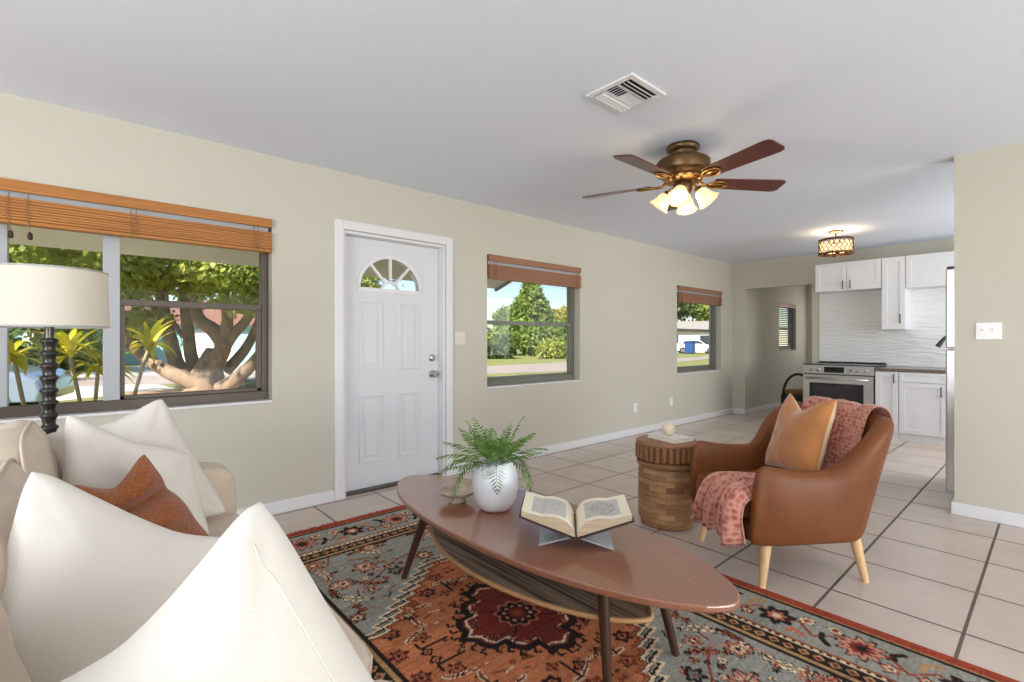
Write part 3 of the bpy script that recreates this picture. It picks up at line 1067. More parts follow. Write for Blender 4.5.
build('lattice_drum', g, M['pendant'], pd, smooth=True)
g = BM()
for s in range(4):
    a = s * PI / 2 + .4
    tube(g, [(PX, PY, 2.18), (PX + .10 * math.cos(a), PY + .10 * math.sin(a), 2.17)], .006, 8)
    lathe(g, [(.0, 2.155), (.022, 2.158), (.022, 2.19), (.014, 2.2)], (PX + .10 * math.cos(a), PY + .10 * math.sin(a), 0), 14)
build('lamp_holder', g, M['pendant'], pd)
g = BM()
for k in range(20):
    for zz in (2.215, 2.256, 2.296):
        a = 2 * PI * (k + (.5 if zz == 2.248 else 0)) / 20
        bmesh.ops.create_icosphere(g, subdivisions=1, radius=.021, matrix=Matrix.Translation((PX + (RR - .022) * math.cos(a), PY + (RR - .022) * math.sin(a), zz)))
tag(build('crystals', g, M['crystal'], pd), kind='stuff')
pq = bpy.data.lights.new('pendant_bulbs', 'POINT')
pq.energy = 10
pq.color = (1, .80, .56)
pq.shadow_soft_size = .12
pqo = bpy.data.objects.new('pendant_bulbs', pq)
COL.objects.link(pqo)
pqo.location = (PX, PY, 2.38)

# ------------------------------------------------------------------ rug
RX, RY, RHX, RHY = 1.41, 1.55, 1.005, 1.555
def rug():
    step = .0062
    xs = np.linspace(-RHX, RHX, int(2 * RHX / step))
    ys = np.linspace(-RHY, RHY, int(2 * RHY / step))
    U, V = np.meshgrid(xs, ys)
    u, v = np.abs(U), np.abs(V)
    C = np.zeros(U.shape + (3,))
    rng = np.random.default_rng(5)
    col = {k: np.array(lin(c)) for k, c in dict(blue=(150, 149, 140), orange=(190, 118, 80), maroon=(124, 52, 44), red=(158, 70, 50), dark=(44, 34, 34),
          cream=(222, 200, 168), pink=(198, 134, 112), salmon=(184, 110, 84), teal=(120, 134, 132), rust=(150, 78, 52), gold=(178, 140, 96)).items()}
    def put(mask, c):
        C[mask] = col[c]
    e = np.minimum(RHX - u, (RHY - v) * .92)
    put(e > -1, 'blue')
    # signed helpers
    def seg(px, py, x0, y0, x1, y1):
        dx, dy = x1 - x0, y1 - y0
        t = np.clip(((px - x0) * dx + (py - y0) * dy) / (dx * dx + dy * dy + 1e-12), 0, 1)
        return np.hypot(px - x0 - t * dx, py - y0 - t * dy)
    def stroke(pts, w, c, px=u, py=v):
        for a, b in zip(pts, pts[1:]):
            put(seg(px, py, *a, *b) < w, c)
    def flower(x, y, r, c1, c2, c3, px=u, py=v, lobes=8, ph=0.0, out='dark'):
        d = np.hypot(px - x, py - y)
        th = np.arctan2(py - y, px - x)
        lim = r * (1 + .22 * np.cos(lobes * th + ph))
        put(d < lim * 1.16, out)
        put(d < lim, c1)
        put(d < lim * .62, c2)
        put(d < lim * .30, c3)
        sp = (d < lim * .95) & (np.abs(np.sin(lobes * th / 2 + ph)) < .18) & (d > r * .35)
        put(sp, out)
    def leaf(x, y, L, w, ang, c, out='dark', serr=True, bend=.0):
        ca, sa = math.cos(ang), math.sin(ang)
        a = (u - x) * ca + (v - y) * sa
        b = -(u - x) * sa + (v - y) * ca - bend * a * a / max(L, 1e-6)
        prof = np.where((a > 0) & (a < L), w * np.sin(PI * np.clip(a / L, 0, 1)) ** .6, -1)
        if serr:
            prof = prof * (1 + .38 * np.sign(np.sin(a * 2 * PI / .03)))
        put(np.abs(b) < prof + .006 * (prof > 0), out)
        put(np.abs(b) < prof - .001, c)
        put((np.abs(b) < .004) & (prof > .004), out if c != 'dark' else 'rust')
    # --- field
    def poly(pts, c):
        ins = np.zeros(u.shape, bool)
        for (x0, y0), (x1, y1) in zip(pts, pts[1:] + pts[:1]):
            if y0 == y1: continue
            cr = ((y0 > v) != (y1 > v)) & (u < (x1 - x0) * (v - y0) / (y1 - y0) + x0)
            ins ^= cr
        if c: put(ins, c)
        return ins
    fld = e > .445
    # outer field motifs (dusty blue)
    for (x, y, L, w, an, c, bd) in ((.10, .93, .26, .024, .35, 'cream', .5), (.50, .80, .24, .022, 1.9, 'cream', -.6), (.32, 1.03, .22, .016, 2.9, 'salmon', .3), (.40, .52, .20, .020, .4, 'cream', .5),
                                   (.06, 1.06, .16, .014, .1, 'rust', 0), (.52, .62, .15, .014, 1.3, 'rust', .4), (.28, .62, .16, .014, .2, 'salmon', .6)):
        leaf(x, y, L, w, an, c, bend=bd)
    stroke([(.02, .84), (.16, .80), (.30, .70), (.40, .66)], .006, 'rust')
    stroke([(.20, .80), (.24, .92), (.34, .97)], .005, 'rust')
    stroke([(.40, .66), (.50, .74), (.52, .84)], .005, 'pink')
    stroke([(.55, .95), (.44, .98), (.40, 1.08)], .005, 'rust')
    for (x, y, r, l, a, b, c) in ((.30, .84, .052, 6, 'pink', 'cream', 'maroon'), (.46, .74, .040, 5, 'salmon', 'cream', 'dark'), (.20, .70, .034, 6, 'dark', 'teal', 'rust'),
                               (.50, 1.03, .045, 6, 'pink', 'rust', 'cream'), (.18, 1.05, .038, 5, 'salmon', 'cream', 'maroon'), (.0, .76, .04, 8, 'rust', 'cream', 'dark'), (.38, .60, .03, 5, 'pink', 'dark', 'cream'), (.53, .42, .03, 6, 'rust', 'cream', 'dark')):
        flower(x, y, r, a, b, c, lobes=l)
    mr = random.Random(12)
    for k in range(46):
        x, y = mr.uniform(.02, .55), mr.uniform(.40, 1.08)
        if y < .76 - .9 * x: continue
        if mr.random() < .5:
            flower(x, y, mr.uniform(.010, .018), mr.choice(['salmon', 'pink', 'rust', 'cream', 'dark']), mr.choice(['cream', 'rust']), 'dark', lobes=5)
        else:
            a_ = mr.uniform(0, PI)
            L = mr.uniform(.03, .07)
            stroke([(x, y), (x + L * math.cos(a_), y + L * math.sin(a_))], .0045, mr.choice(['rust', 'dark', 'maroon', 'salmon']))
    # orange lozenge with a lightning-stepped outline
    edge = [(.0, .665)]
    n_ = 9
    for k in range(n_):
        x0, y0 = .50 * k / n_, .665 - .42 * k / n_
        dx, dy = .50 / n_, -.42 / n_
        edge += [(x0 + dx * .75, y0 + dy * .15), (x0 + dx * .35, y0 + dy * .85), (x0 + dx, y0 + dy)]
    edge += [(.56, .25), (.60, .25)]
    om = poly([(0, -.01)] + edge + [(.60, -.01)], None) & fld
    put(om, 'orange')
    dye = np.kron(rng.normal(size=(C.shape[0] // 16 + 1, C.shape[1] // 40 + 1)), np.ones((16, 40)))[:C.shape[0], :C.shape[1]]
    C[om] = C[om] * (1 + .10 * dye[om])[:, None]
    for (x, y, r, l, a) in ((.40, .12, .026, 5, 'rust'), (.48, .22, .03, 6, 'dark'), (.36, .28, .026, 5, 'dark'), (.20, .40, .03, 6, 'dark'), (.09, .50, .028, 5, 'rust'), (.30, .36, .022, 5, 'maroon'),
                         (.52, .08, .03, 6, 'maroon'), (.06, .40, .024, 4, 'dark'), (.43, .03, .02, 4, 'dark'), (.14, .34, .02, 4, 'rust')):
        flower(x, y, r, a, 'salmon', 'dark', lobes=l)
    for k in range(60):
        x, y = mr.uniform(.0, .56), mr.uniform(.0, .6)
        if y > .56 - .80 * x or y + x < .33: continue
        c_ = mr.choice(['dark', 'dark', 'maroon', 'rust', 'cream', 'gold'])
        if mr.random() < .5:
            a_ = mr.uniform(0, PI)
            L = mr.uniform(.02, .05)
            stroke([(x, y), (x + L * math.cos(a_), y + L * math.sin(a_))], .004, c_)
        else:
            flower(x, y, mr.uniform(.007, .013), c_, 'salmon', c_, lobes=4, out='rust')
    for (x, y, L, w, an, bd) in ((.34, .18, .12, .011, .6, 1.6), (.46, .12, .10, .010, 1.9, 1.4), (.14, .44, .12, .011, 2.6, 1.5), (.24, .30, .10, .010, .9, -1.5)):
        leaf(x, y, L, w, an, 'dark', out='cream', serr=False, bend=bd)
    stroke([(.32, .06), (.44, .06), (.44, .10)], .005, 'dark')
    stroke([(.10, .34), (.10, .44)], .005, 'dark')
    sh_ = lambda d_: [(a + d_ * .65, b + d_ * .76) for a, b in edge]
    fm = C.copy()
    stroke(edge, .0125, 'dark')
    stroke(edge, .0065, 'cream')
    stroke(sh_(.030), .0065, 'dark')
    stroke(sh_(.042), .0055, 'cream')
    stroke(sh_(-.026), .0055, 'rust')
    C[~fld] = fm[~fld]
    # maroon medallion with stepped outline
    med = [(0, .305), (.045, .275), (.075, .275), (.075, .205), (.135, .205), (.165, .165), (.165, .115), (.225, .115), (.250, .070), (.250, .035), (.290, 0)]
    poly([(0, -.01)] + med + [(.290, -.01)], 'maroon')
    ins = [(a * .88, b * .88) for a, b in med]
    stroke(ins, .0055, 'cream')
    stroke(med, .014, 'dark')
    ous = [(a * 1.12, b * 1.12) for a, b in med]
    for (a, b), (c, d) in zip(med, med[1:]):
        mx_, my_ = (a + c) / 2, (b + d) / 2
        l = math.hypot(mx_, my_)
        ox, oy = mx_ / l, my_ / l
        stroke([(mx_, my_), (mx_ + ox * .045, my_ + oy * .045), (mx_ + ox * .045 - oy * .022, my_ + oy * .045 + ox * .022)], .0058, 'dark')
    put((u < .24) & (np.abs(v - u * 1.0) < .004) & (u + v > .12) & (u + v < .34), 'dark')
    for (x, y) in ((.13, .12), (.20, .04), (.05, .19), (.10, .17), (.17, .07)):
        flower(x, y, .014, 'dark', 'salmon', 'maroon', lobes=5, out='rust')
    rr_ = np.hypot(U, V)
    th_ = np.arctan2(V, U)
    rim_ = .082 * (1 + .10 * np.cos(th_ * 10))
    put(rr_ < rim_ + .012, 'salmon')
    put(rr_ < rim_, 'dark')
    put((rr_ < .064) & (np.cos(th_ * 10) > .1), 'pink')
    put(rr_ < .048, 'dark')
    put(rr_ < .040, 'maroon')
    put((rr_ < .022), 'rust')
    # --- borders: distance e from the edge, position s along it
    s = np.where(RHX - u < RHY - v, V, U)
    put(e < .445, 'rust')
    put((e < .445) & (e > .425), 'dark')
    put((e < .425) & (e > .410), 'gold')
    band = (e < .41) & (e > .345)
    put(band, 'dark')
    q = (s / .052) % 1.0
    d2 = np.abs(q - .5) * .052 + np.abs(e - .378)
    put(band & (d2 < .022), 'gold')
    put(band & (d2 < .012), 'maroon')
    put((e < .345) & (e > .325), 'cream')
    put((e < .342) & (e > .328) & (np.sin(s * 2 * PI / .030) > .1), 'dark')
    put((e < .325) & (e > .312), 'rust')
    put((e < .312) & (e > .075), 'blue')
    bandw = (e < .312) & (e > .075)
    per = .30
    k = np.floor(s / per)
    sl = (s - (k + .5) * per)
    ee = e - .193
    ev = (k % 2 == 0)
    def bflower(cond, x, y, r, c1, c2, c3, lobes=8):
        d = np.hypot(sl - x, ee - y)
        th = np.arctan2(ee - y, sl - x)
        lm = r * (1 + .2 * np.cos(lobes * th))
        cd = bandw & cond
        put(cd & (d < lm * 1.15), 'dark')
        put(cd & (d < lm), c1)
        put(cd & (d < lm * .6), c2)
        put(cd & (d < lm * .3), c3)
    def bstroke(cond, pts, w, c):
        for a, b in zip(pts, pts[1:]):
            put(bandw & cond & (seg(sl, ee, *a, *b) < w), c)
    al = np.ones_like(ev)
    bstroke(al, [(-.15, .05), (-.08, -.02), (0, .03), (.08, -.03), (.15, .05)], .006, 'rust')
    bstroke(ev, [(-.12, -.07), (-.09, -.04), (-.10, -.01)], .011, 'dark')
    bstroke(ev, [(.09, .07), (.12, .04), (.13, .0)], .011, 'dark')
    bstroke(~ev, [(-.12, .07), (-.08, .05), (-.07, .08)], .012, 'salmon')
    bstroke(~ev, [(.08, -.08), (.12, -.06), (.12, -.02)], .012, 'gold')
    bflower(ev, 0, 0, .066, 'pink', 'maroon', 'dark', 10)
    bflower(~ev, 0, .0, .056, 'dark', 'salmon', 'cream', 7)
    bflower(ev, -.10, .06, .026, 'salmon', 'cream', 'dark', 5)
    bflower(ev, .10, -.06, .024, 'cream', 'rust', 'dark', 5)
    bflower(~ev, -.10, -.05, .026, 'cream', 'salmon', 'maroon', 5)
    bflower(~ev, .10, .05, .024, 'rust', 'cream', 'dark', 5)
    put((e < .075) & (e > .062), 'dark')
    put((e < .062) & (e > .052), 'gold')
    put(e < .052, 'red')
    put((e < .036) & (e > .026) & (np.sin(s * 2 * PI / .05) > 0), 'maroon')
    # worn pile: uneven dye across the weave
    st_ = rng.normal(size=C.shape[0])[:, None] * .08 + rng.normal(size=C.shape[:2]) * .13
    low = np.kron(rng.normal(size=(C.shape[0] // 24 + 1, C.shape[1] // 24 + 1)), np.ones((24, 24)))[:C.shape[0], :C.shape[1]] * .05
    C *= np.clip(1 + st_ + low, .55, 1.5)[..., None]
    ny, nx = U.shape
    co = np.empty((ny, nx, 3))
    co[..., 0] = U + RX
    co[..., 1] = V + RY
    co[..., 2] = .011
    idx = np.arange(ny * nx).reshape(ny, nx)
    quads = np.stack([idx[:-1, :-1], idx[:-1, 1:], idx[1:, 1:], idx[1:, :-1]], -1).reshape(-1, 4)
    me = bpy.data.meshes.new('patterned_rug')
    nv, nf = ny * nx, len(quads)
    # a thin skirt down to the floor gives the rug its thickness
    me.vertices.add(nv)
    me.vertices.foreach_set('co', co.reshape(-1))
    me.loops.add(nf * 4)
    me.loops.foreach_set('vertex_index', quads.reshape(-1).astype(np.int32))
    me.polygons.add(nf)
    me.polygons.foreach_set('loop_start', np.arange(0, nf * 4, 4, dtype=np.int32))
    me.polygons.foreach_set('loop_total', np.full(nf, 4, dtype=np.int32))
    at = me.color_attributes.new('pattern', 'FLOAT_COLOR', 'POINT')
    at.data.foreach_set('color', np.concatenate([C, np.ones(C.shape[:2] + (1,))], -1).reshape(-1).astype(np.float32))
    me.update()
    me.validate()
    r = thing('patterned_rug', 'worn rust and blue-grey oriental rug under the coffee table', 'rug', (RX, RY, 0))
    link('pile', me, M['rug'], r)
    build('backing', BX(RX - RHX, RX + RHX, RY - RHY, RY + RHY, .0005, .0105), M['fringe'], r)
    fr = BM()
    rr = random.Random(3)
    x = -RHX
    while x < RHX:
        w = rr.uniform(.008, .014)
        L = rr.uniform(.018, .040)
        y0 = RY + RHY
        vs = [fr.verts.new(p) for p in ((RX + x, y0 - .004, .010), (RX + x + w, y0 - .004, .010), (RX + x + w * .8 + rr.uniform(-.006, .006), y0 + L, .003), (RX + x + w * .2, y0 + L, .003))]
        fr.faces.new(vs)
        x += w
    tag(build('fringe', fr, M['fringe'], r), kind='stuff')
rug()

# ------------------------------------------------------------------ coffee table
TX, TY, TH = 1.407, 1.522, .425
tm = Matrix.Translation((TX, TY, 0)) @ Matrix.Rotation(math.radians(1.6), 4, 'Z')
ct = thing('coffee_table', 'oval walnut surfboard coffee table with slatted lower shelf on rug', 'coffee table', (TX, TY, 0))
def surf(hl, hw, p, q, n=72):
    out = []
    for i in range(n):
        t = 2 * PI * i / n
        c, s = math.cos(t), math.sin(t)
        out.append((math.copysign(abs(c) ** (2 / p), c) * hw, math.copysign(abs(s) ** (2 / q), s) * hl))
    return out
build('tabletop', prism(BM(), surf(.905, .308, 1.75, 2.1), TH - .024, TH, tm), M['walnut'], ct, bevel=.007, bseg=3)
shp = surf(.615, .235, 1.5, 2.0)
sf = build('lower_shelf', prism(BM(), [(x * .97, y * .98) for x, y in shp], .250, .258, tm), M['reed'], ct)
rim = [tm @ Vector((x, y, .254)) for x, y in shp]
build('shelf_rim', tube(BM(), rim + [rim[0]], .0095, 8, cap=False), M['rim'], sf, smooth=True)
for (a, b) in (((1.250, 2.00, .40), (1.200, 2.150, .0115)), ((1.585, 2.01, .40), (1.640, 2.150, .0115)), ((1.315, 1.02, .40), (1.300, .985, .0115)), ((1.615, 1.03, .40), (1.664, .950, .0115))):
    build('leg', tube(BM(), [a, b], [.0225, .0145], 16), M['walnutdark'], ct, autosmooth=40)

# things on the coffee table
pf = thing('potted_fern', 'green fern in round matte white vase on the coffee table', 'potted plant', (1.404, 1.690, TH))
vc = (1.404, 1.690, TH + .001)
build('vase', lathe(BM(), [(.0, .0), (.060, .0), (.075, .012), (.094, .05), (.104, .10), (.102, .145), (.091, .185), (.077, .208), (.069, .212), (.064, .208), (.070, .185), (.078, .15), (.0, .14)], vc, 40), M['ceramic'], pf, autosmooth=45)
rf = random.Random(11)
def frond(parent, base, az, el, L, droop, seed):
    r = random.Random(seed)
    pts = []
    p = Vector(base)
    d = Vector((math.cos(az) * math.cos(el), math.sin(az) * math.cos(el), math.sin(el)))
    n = 15
    for i in range(n + 1):
        pts.append(p.copy())
        p = p + d * (L / n)
        d = (d + Vector((r.uniform(-.02, .02), r.uniform(-.02, .02), -droop / n))).normalized()
    bm = tube(BM(), pts, [.0019 * (1 - .7 * i / n) for i in range(n + 1)], 5)
    for i in range(3, n + 1):
        for s in (-1, 1):
            tdir = (pts[i] - pts[i - 1]).normalized()
            side = tdir.cross(Vector((0, 0, 1)))
            if side.length < .05: side = Vector((math.sin(az), -math.cos(az), 0))
            side.normalize()
            upv = side.cross(tdir).normalized()
            k = i / n
            ln = .050 * (math.sin(PI * min(1, .18 + k * .82)) ** .7 + .12) * r.uniform(.85, 1.1) * (L / .26)
            ax = (side * s * .86 + tdir * .5 + upv * r.uniform(-.1, .25) + Vector((0, 0, -.18))).normalized()
            wv = tdir * .0043 + upv * .001
            b0 = pts[i]
            v = [bm.verts.new(b0), bm.verts.new(b0 + ax * ln * .3 + wv), bm.verts.new(b0 + ax * ln * .7 + wv * .8 - upv * .002), bm.verts.new(b0 + ax * ln - upv * .005),
                 bm.verts.new(b0 + ax * ln * .7 - wv * .8 - upv * .002), bm.verts.new(b0 + ax * ln * .3 - wv)]
            bm.faces.new(v)
    return build('frond', bm, M['fern'], parent, recalc=False)
for i in range(28):
    az = 2 * PI * i / 28 * 2.618 + rf.uniform(-.2, .2)
    el = rf.uniform(.12, 1.3)
    frond(pf, (vc[0] + .03 * math.cos(az), vc[1] + .03 * math.sin(az), TH + .20), az, el, rf.uniform(.17, .25), rf.uniform(.3, 1.2), i)
# two fronds hang down the camera side of the vase
for (az, L) in ((-2.25, .24), (-1.25, .22), (2.6, .24), (2.9, .25), (-.3, .20)):
    frond(pf, (vc[0] + .055 * math.cos(az), vc[1] + .055 * math.sin(az), TH + .207), az, .55, L, 3.6 if L not in (.24,) else 1.9, 100 + int(az * 10))

dish = thing('footed_dish', 'small veined stone pedestal dish beside the white vase', 'dish', (1.334, 1.886, TH))
build('bowl', lathe(BM(), [(.030, .024), (.050, .030), (.080, .040), (.090, .050), (.091, .054), (.088, .0555), (.078, .048), (.045, .037), (.0, .035)], (1.334, 1.886, TH), 40), M['stonedish'], dish, autosmooth=40)
build('foot', lathe(BM(), [(.0, .001), (.040, .001), (.042, .006), (.036, .020), (.032, .0255), (.0, .026)], (1.334, 1.886, TH), 32), M['stonedish'], dish, autosmooth=40)

# book on its stand
ba = math.radians(-47.8)
bmx = Matrix.Translation((1.425, 1.235, 0)) @ Matrix.Rotation(ba, 4, 'Z')
sd = thing('book_stand', 'clear acrylic cross-leg stand holding up the open book', 'book stand', (1.425, 1.235, TH))
for s in (-1, 1):
    th = math.atan2(.095, .30)
    p0 = Vector((-s * .135, 0, TH + .004)); p1 = Vector((s * .155, 0, TH + .090))
    L = (p1 - p0).length
    ang = math.atan2(p1.z - p0.z, p1.x - p0.x)
    m = bmx @ Matrix.Translation(p0) @ Matrix.Rotation(-ang, 4, 'Y')
    build('acrylic_leaf', BX(0.0, L, -.10 + .004 * s, .10 + .004 * s, -.0025, .0025, m), M['acrylic'], sd)
bk = thing('open_book', 'old open book with engraved illustrations resting on clear stand', 'book', (1.425, 1.235, TH + .05))
BD, BW = .125, .200
def page_block(s):
    """Half of the open book: curved page surface over a slanting cover. s = -1 left, 1 right."""
    n, mrow = 40, 48
    top, bot = [], []
    for i in range(n + 1):
        t = i / n
        x = s * (.004 + t * (BW - .006))
        zc = TH + .049 + .068 * t                                      # cover line
        thk = .034 * (1 - .55 * t) * (min(1, t * 7) ** .5) + .004
        top.append((x, zc + thk + .012 * math.sin(PI * min(1, t * 1.6)) * (t < .625)))
        bot.append((x, zc))
    return top, bot
def book_side(s):
    top, bot = page_block(s)
    n = len(top) - 1
    bm = BM()
    for y, rev in ((-BD + .006, False), (BD - .006, True)):
        for i in range(n):
            q = [(top[i][0], y, top[i][1] - .0008), (top[i + 1][0], y, top[i + 1][1] - .0008), (bot[i + 1][0], y, bot[i + 1][1]), (bot[i][0], y, bot[i][1])]
            bm.faces.new([bm.verts.new(bmx @ Vector(p)) for p in q])
    x, zt = top[-1]
    _, zb2 = bot[-1]
    bm.faces.new([bm.verts.new(bmx @ Vector(p)) for p in ((x, -BD + .006, zb2), (x, BD - .006, zb2), (x, BD - .006, zt - .0008), (x, -BD + .006, zt - .0008))])
    for i in range(n):
        bm.faces.new([bm.verts.new(bmx @ Vector(p)) for p in ((bot[i][0], -BD + .006, bot[i][1]), (bot[i + 1][0], -BD + .006, bot[i + 1][1]), (bot[i + 1][0], BD - .006, bot[i + 1][1]), (bot[i][0], BD - .006, bot[i][1]))])
    bmesh.ops.remove_doubles(bm, verts=bm.verts[:], dist=1e-6)
    blk = build('page_block', bm, M['pageedge'], bk)
    # the printed page on top
    my_ = 70
    nx2 = 60
    xs = np.linspace(0, 1, nx2)
    zt_ = np.interp(xs, np.linspace(0, 1, n + 1), [p[1] for p in top])
    co = []
    cl = []
    rng = np.random.default_rng(20 + s)
    for j in range(my_):
        b = j / (my_ - 1)
        for i in range(nx2):
            x = s * (.004 + xs[i] * (BW - .006))
            p = bmx @ Vector((x, -BD + .006 + b * (2 * BD - .012), zt_[i]))
            co.append(p)
            c = np.array(lin((236, 226, 204)))
            a = xs[i]
            # a plain engraved plate: a shaded oval mass on a hatched ground
            if .16 < a < .82 and .14 < b < .86:
                g_ = .86
                if s > 0:
                    d = math.hypot((a - .5) / .24, (b - .50) / .30)
                    q = noise.noise(Vector((a * 7, b * 7, 3))) + .5 * noise.noise(Vector((a * 19, b * 19, 7)))
                    g_ = .80 + .06 * q if d > 1 else .66 + .17 * q
                else:
                    g_ = .83 - .08 * (math.sin(b * 80) > .1) * (noise.noise(Vector((a * 30, b * 12, 1))) > -.2)
                c = np.array(lin((214, 210, 204))) * g_ * (1 + .12 * rng.normal())
            cl.append((*np.clip(c, 0, 1), 1))
    me = bpy.data.meshes.new('page')
    fs = [(j * nx2 + i, j * nx2 + i + 1, (j + 1) * nx2 + i + 1, (j + 1) * nx2 + i) for j in range(my_ - 1) for i in range(nx2 - 1)]
    me.from_pydata([tuple(p) for p in co], [], fs)
    at = me.color_attributes.new('pattern', 'FLOAT_COLOR', 'POINT')
    at.data.foreach_set('color', np.array(cl, dtype=np.float32).reshape(-1))
    link('page', me, M['page'], blk, smooth=True)
for s in (-1, 1):
    book_side(s)
cv = BM()
prof = [(-(BW + .006), TH + .1195), (-.006, TH + .047), (.006, TH + .047), (BW + .006, TH + .1195)]
prof2 = [(BW + .006, TH + .1150), (.006, TH + .0425), (-.006, TH + .0425), (-(BW + .006), TH + .1150)]
prism(cv, prof + prof2, -BD - .002, BD + .002, bmx @ Matrix(((1, 0, 0, 0), (0, 0, -1, 0), (0, 1, 0, 0), (0, 0, 0, 1))))
build('cover', cv, M['cover'], bk)

# ------------------------------------------------------------------ drum side table with book and ball
SX, SY = 2.865, 1.702
st_ = thing('drum_side_table', 'round carved wooden stump side table left of the leather armchair', 'side table', (SX, SY, 0))
def drum():
    bm = BM()
    prof = [(.150, .0), (.162, .006), (.178, .05), (.181, .12), (.181, .30), (.178, .352), (.168, .372), (.160, .382)]
    seg = 48
    uvl = bm.loops.layers.uv.new('UVMap')
    rings = [[bm.verts.new((SX + r * math.cos(2 * PI * i / seg), SY + r * math.sin(2 * PI * i / seg), z)) for i in range(seg)] for r, z in prof]
    for k in range(len(prof) - 1):
        for i in range(seg):
            f = bm.faces.new((rings[k][i], rings[k][(i + 1) % seg], rings[k + 1][(i + 1) % seg], rings[k + 1][i]))
            f.smooth = True
            us = (i, i + 1, i + 1, i)
            zs = (prof[k][1], prof[k][1], prof[k + 1][1], prof[k + 1][1])
            for lp, a, z in zip(f.loops, us, zs):
                lp[uvl].uv = (a / seg * 2 * PI * .18, z)
    bm.faces.new(rings[0][::-1])
    bm.faces.new(rings[-1])
    return bm
build('drum_body', drum(), M['woodblock'], st_)
build('collar', lathe(BM(), [(.168, .378), (.187, .382), (.191, .396), (.188, .410), (.176, .414)], (SX, SY, 0), 48), M['woodtop'], st_, autosmooth=50)
tp = BM()
seg = 180
poly = []
for i in range(seg):
    t = 2 * PI * i / seg
    r = .198 if math.sin(t * 30) > -.45 else .176
    poly.append((SX + r * math.cos(t), SY + r * math.sin(t)))
prism(tp, poly, .425, .515)
build('fluted_rim', tp, M['woodtop'], st_, bevel=.003)
build('top', lathe(BM(), [(.18, .512), (.194, .516), (.196, .526), (.190, .536), (.0, .538)], (SX, SY, 0), 64), M['woodtop'], st_, autosmooth=40)
build('neck', lathe(BM(), [(.165, .412), (.165, .427)], (SX, SY, 0), 48), M['woodtop'], st_)
bt = .5385
bq = Matrix.Translation((2.885, 1.690, bt)) @ Matrix.Rotation(math.radians(-12), 4, 'Z')
hb2 = thing('hardcover_book', 'white hardcover book lying on the drum side table', 'book', (2.885, 1.690, bt))
g = BM()
box(g, -.085, .085, -.118, .118, 0, .003, bq)
box(g, -.085, .085, -.118, .118, .022, .025, bq)
box(g, .082, .085, -.118, .118, .003, .022, bq)
build('cover', g, M['coverwhite'], hb2)
build('page_block', BX(-.081, .082, -.113, .113, .003, .022, bq), M['paper'], hb2)
ball = BM()
bmesh.ops.create_uvsphere(ball, u_segments=32, v_segments=20, radius=.041, matrix=Matrix.Translation((2.885, 1.700, bt + .025 + .0405)))
tag(build('decorative_ball', ball, M['ball'], smooth=True), 'small cream stone ball resting on the white book', 'ball')

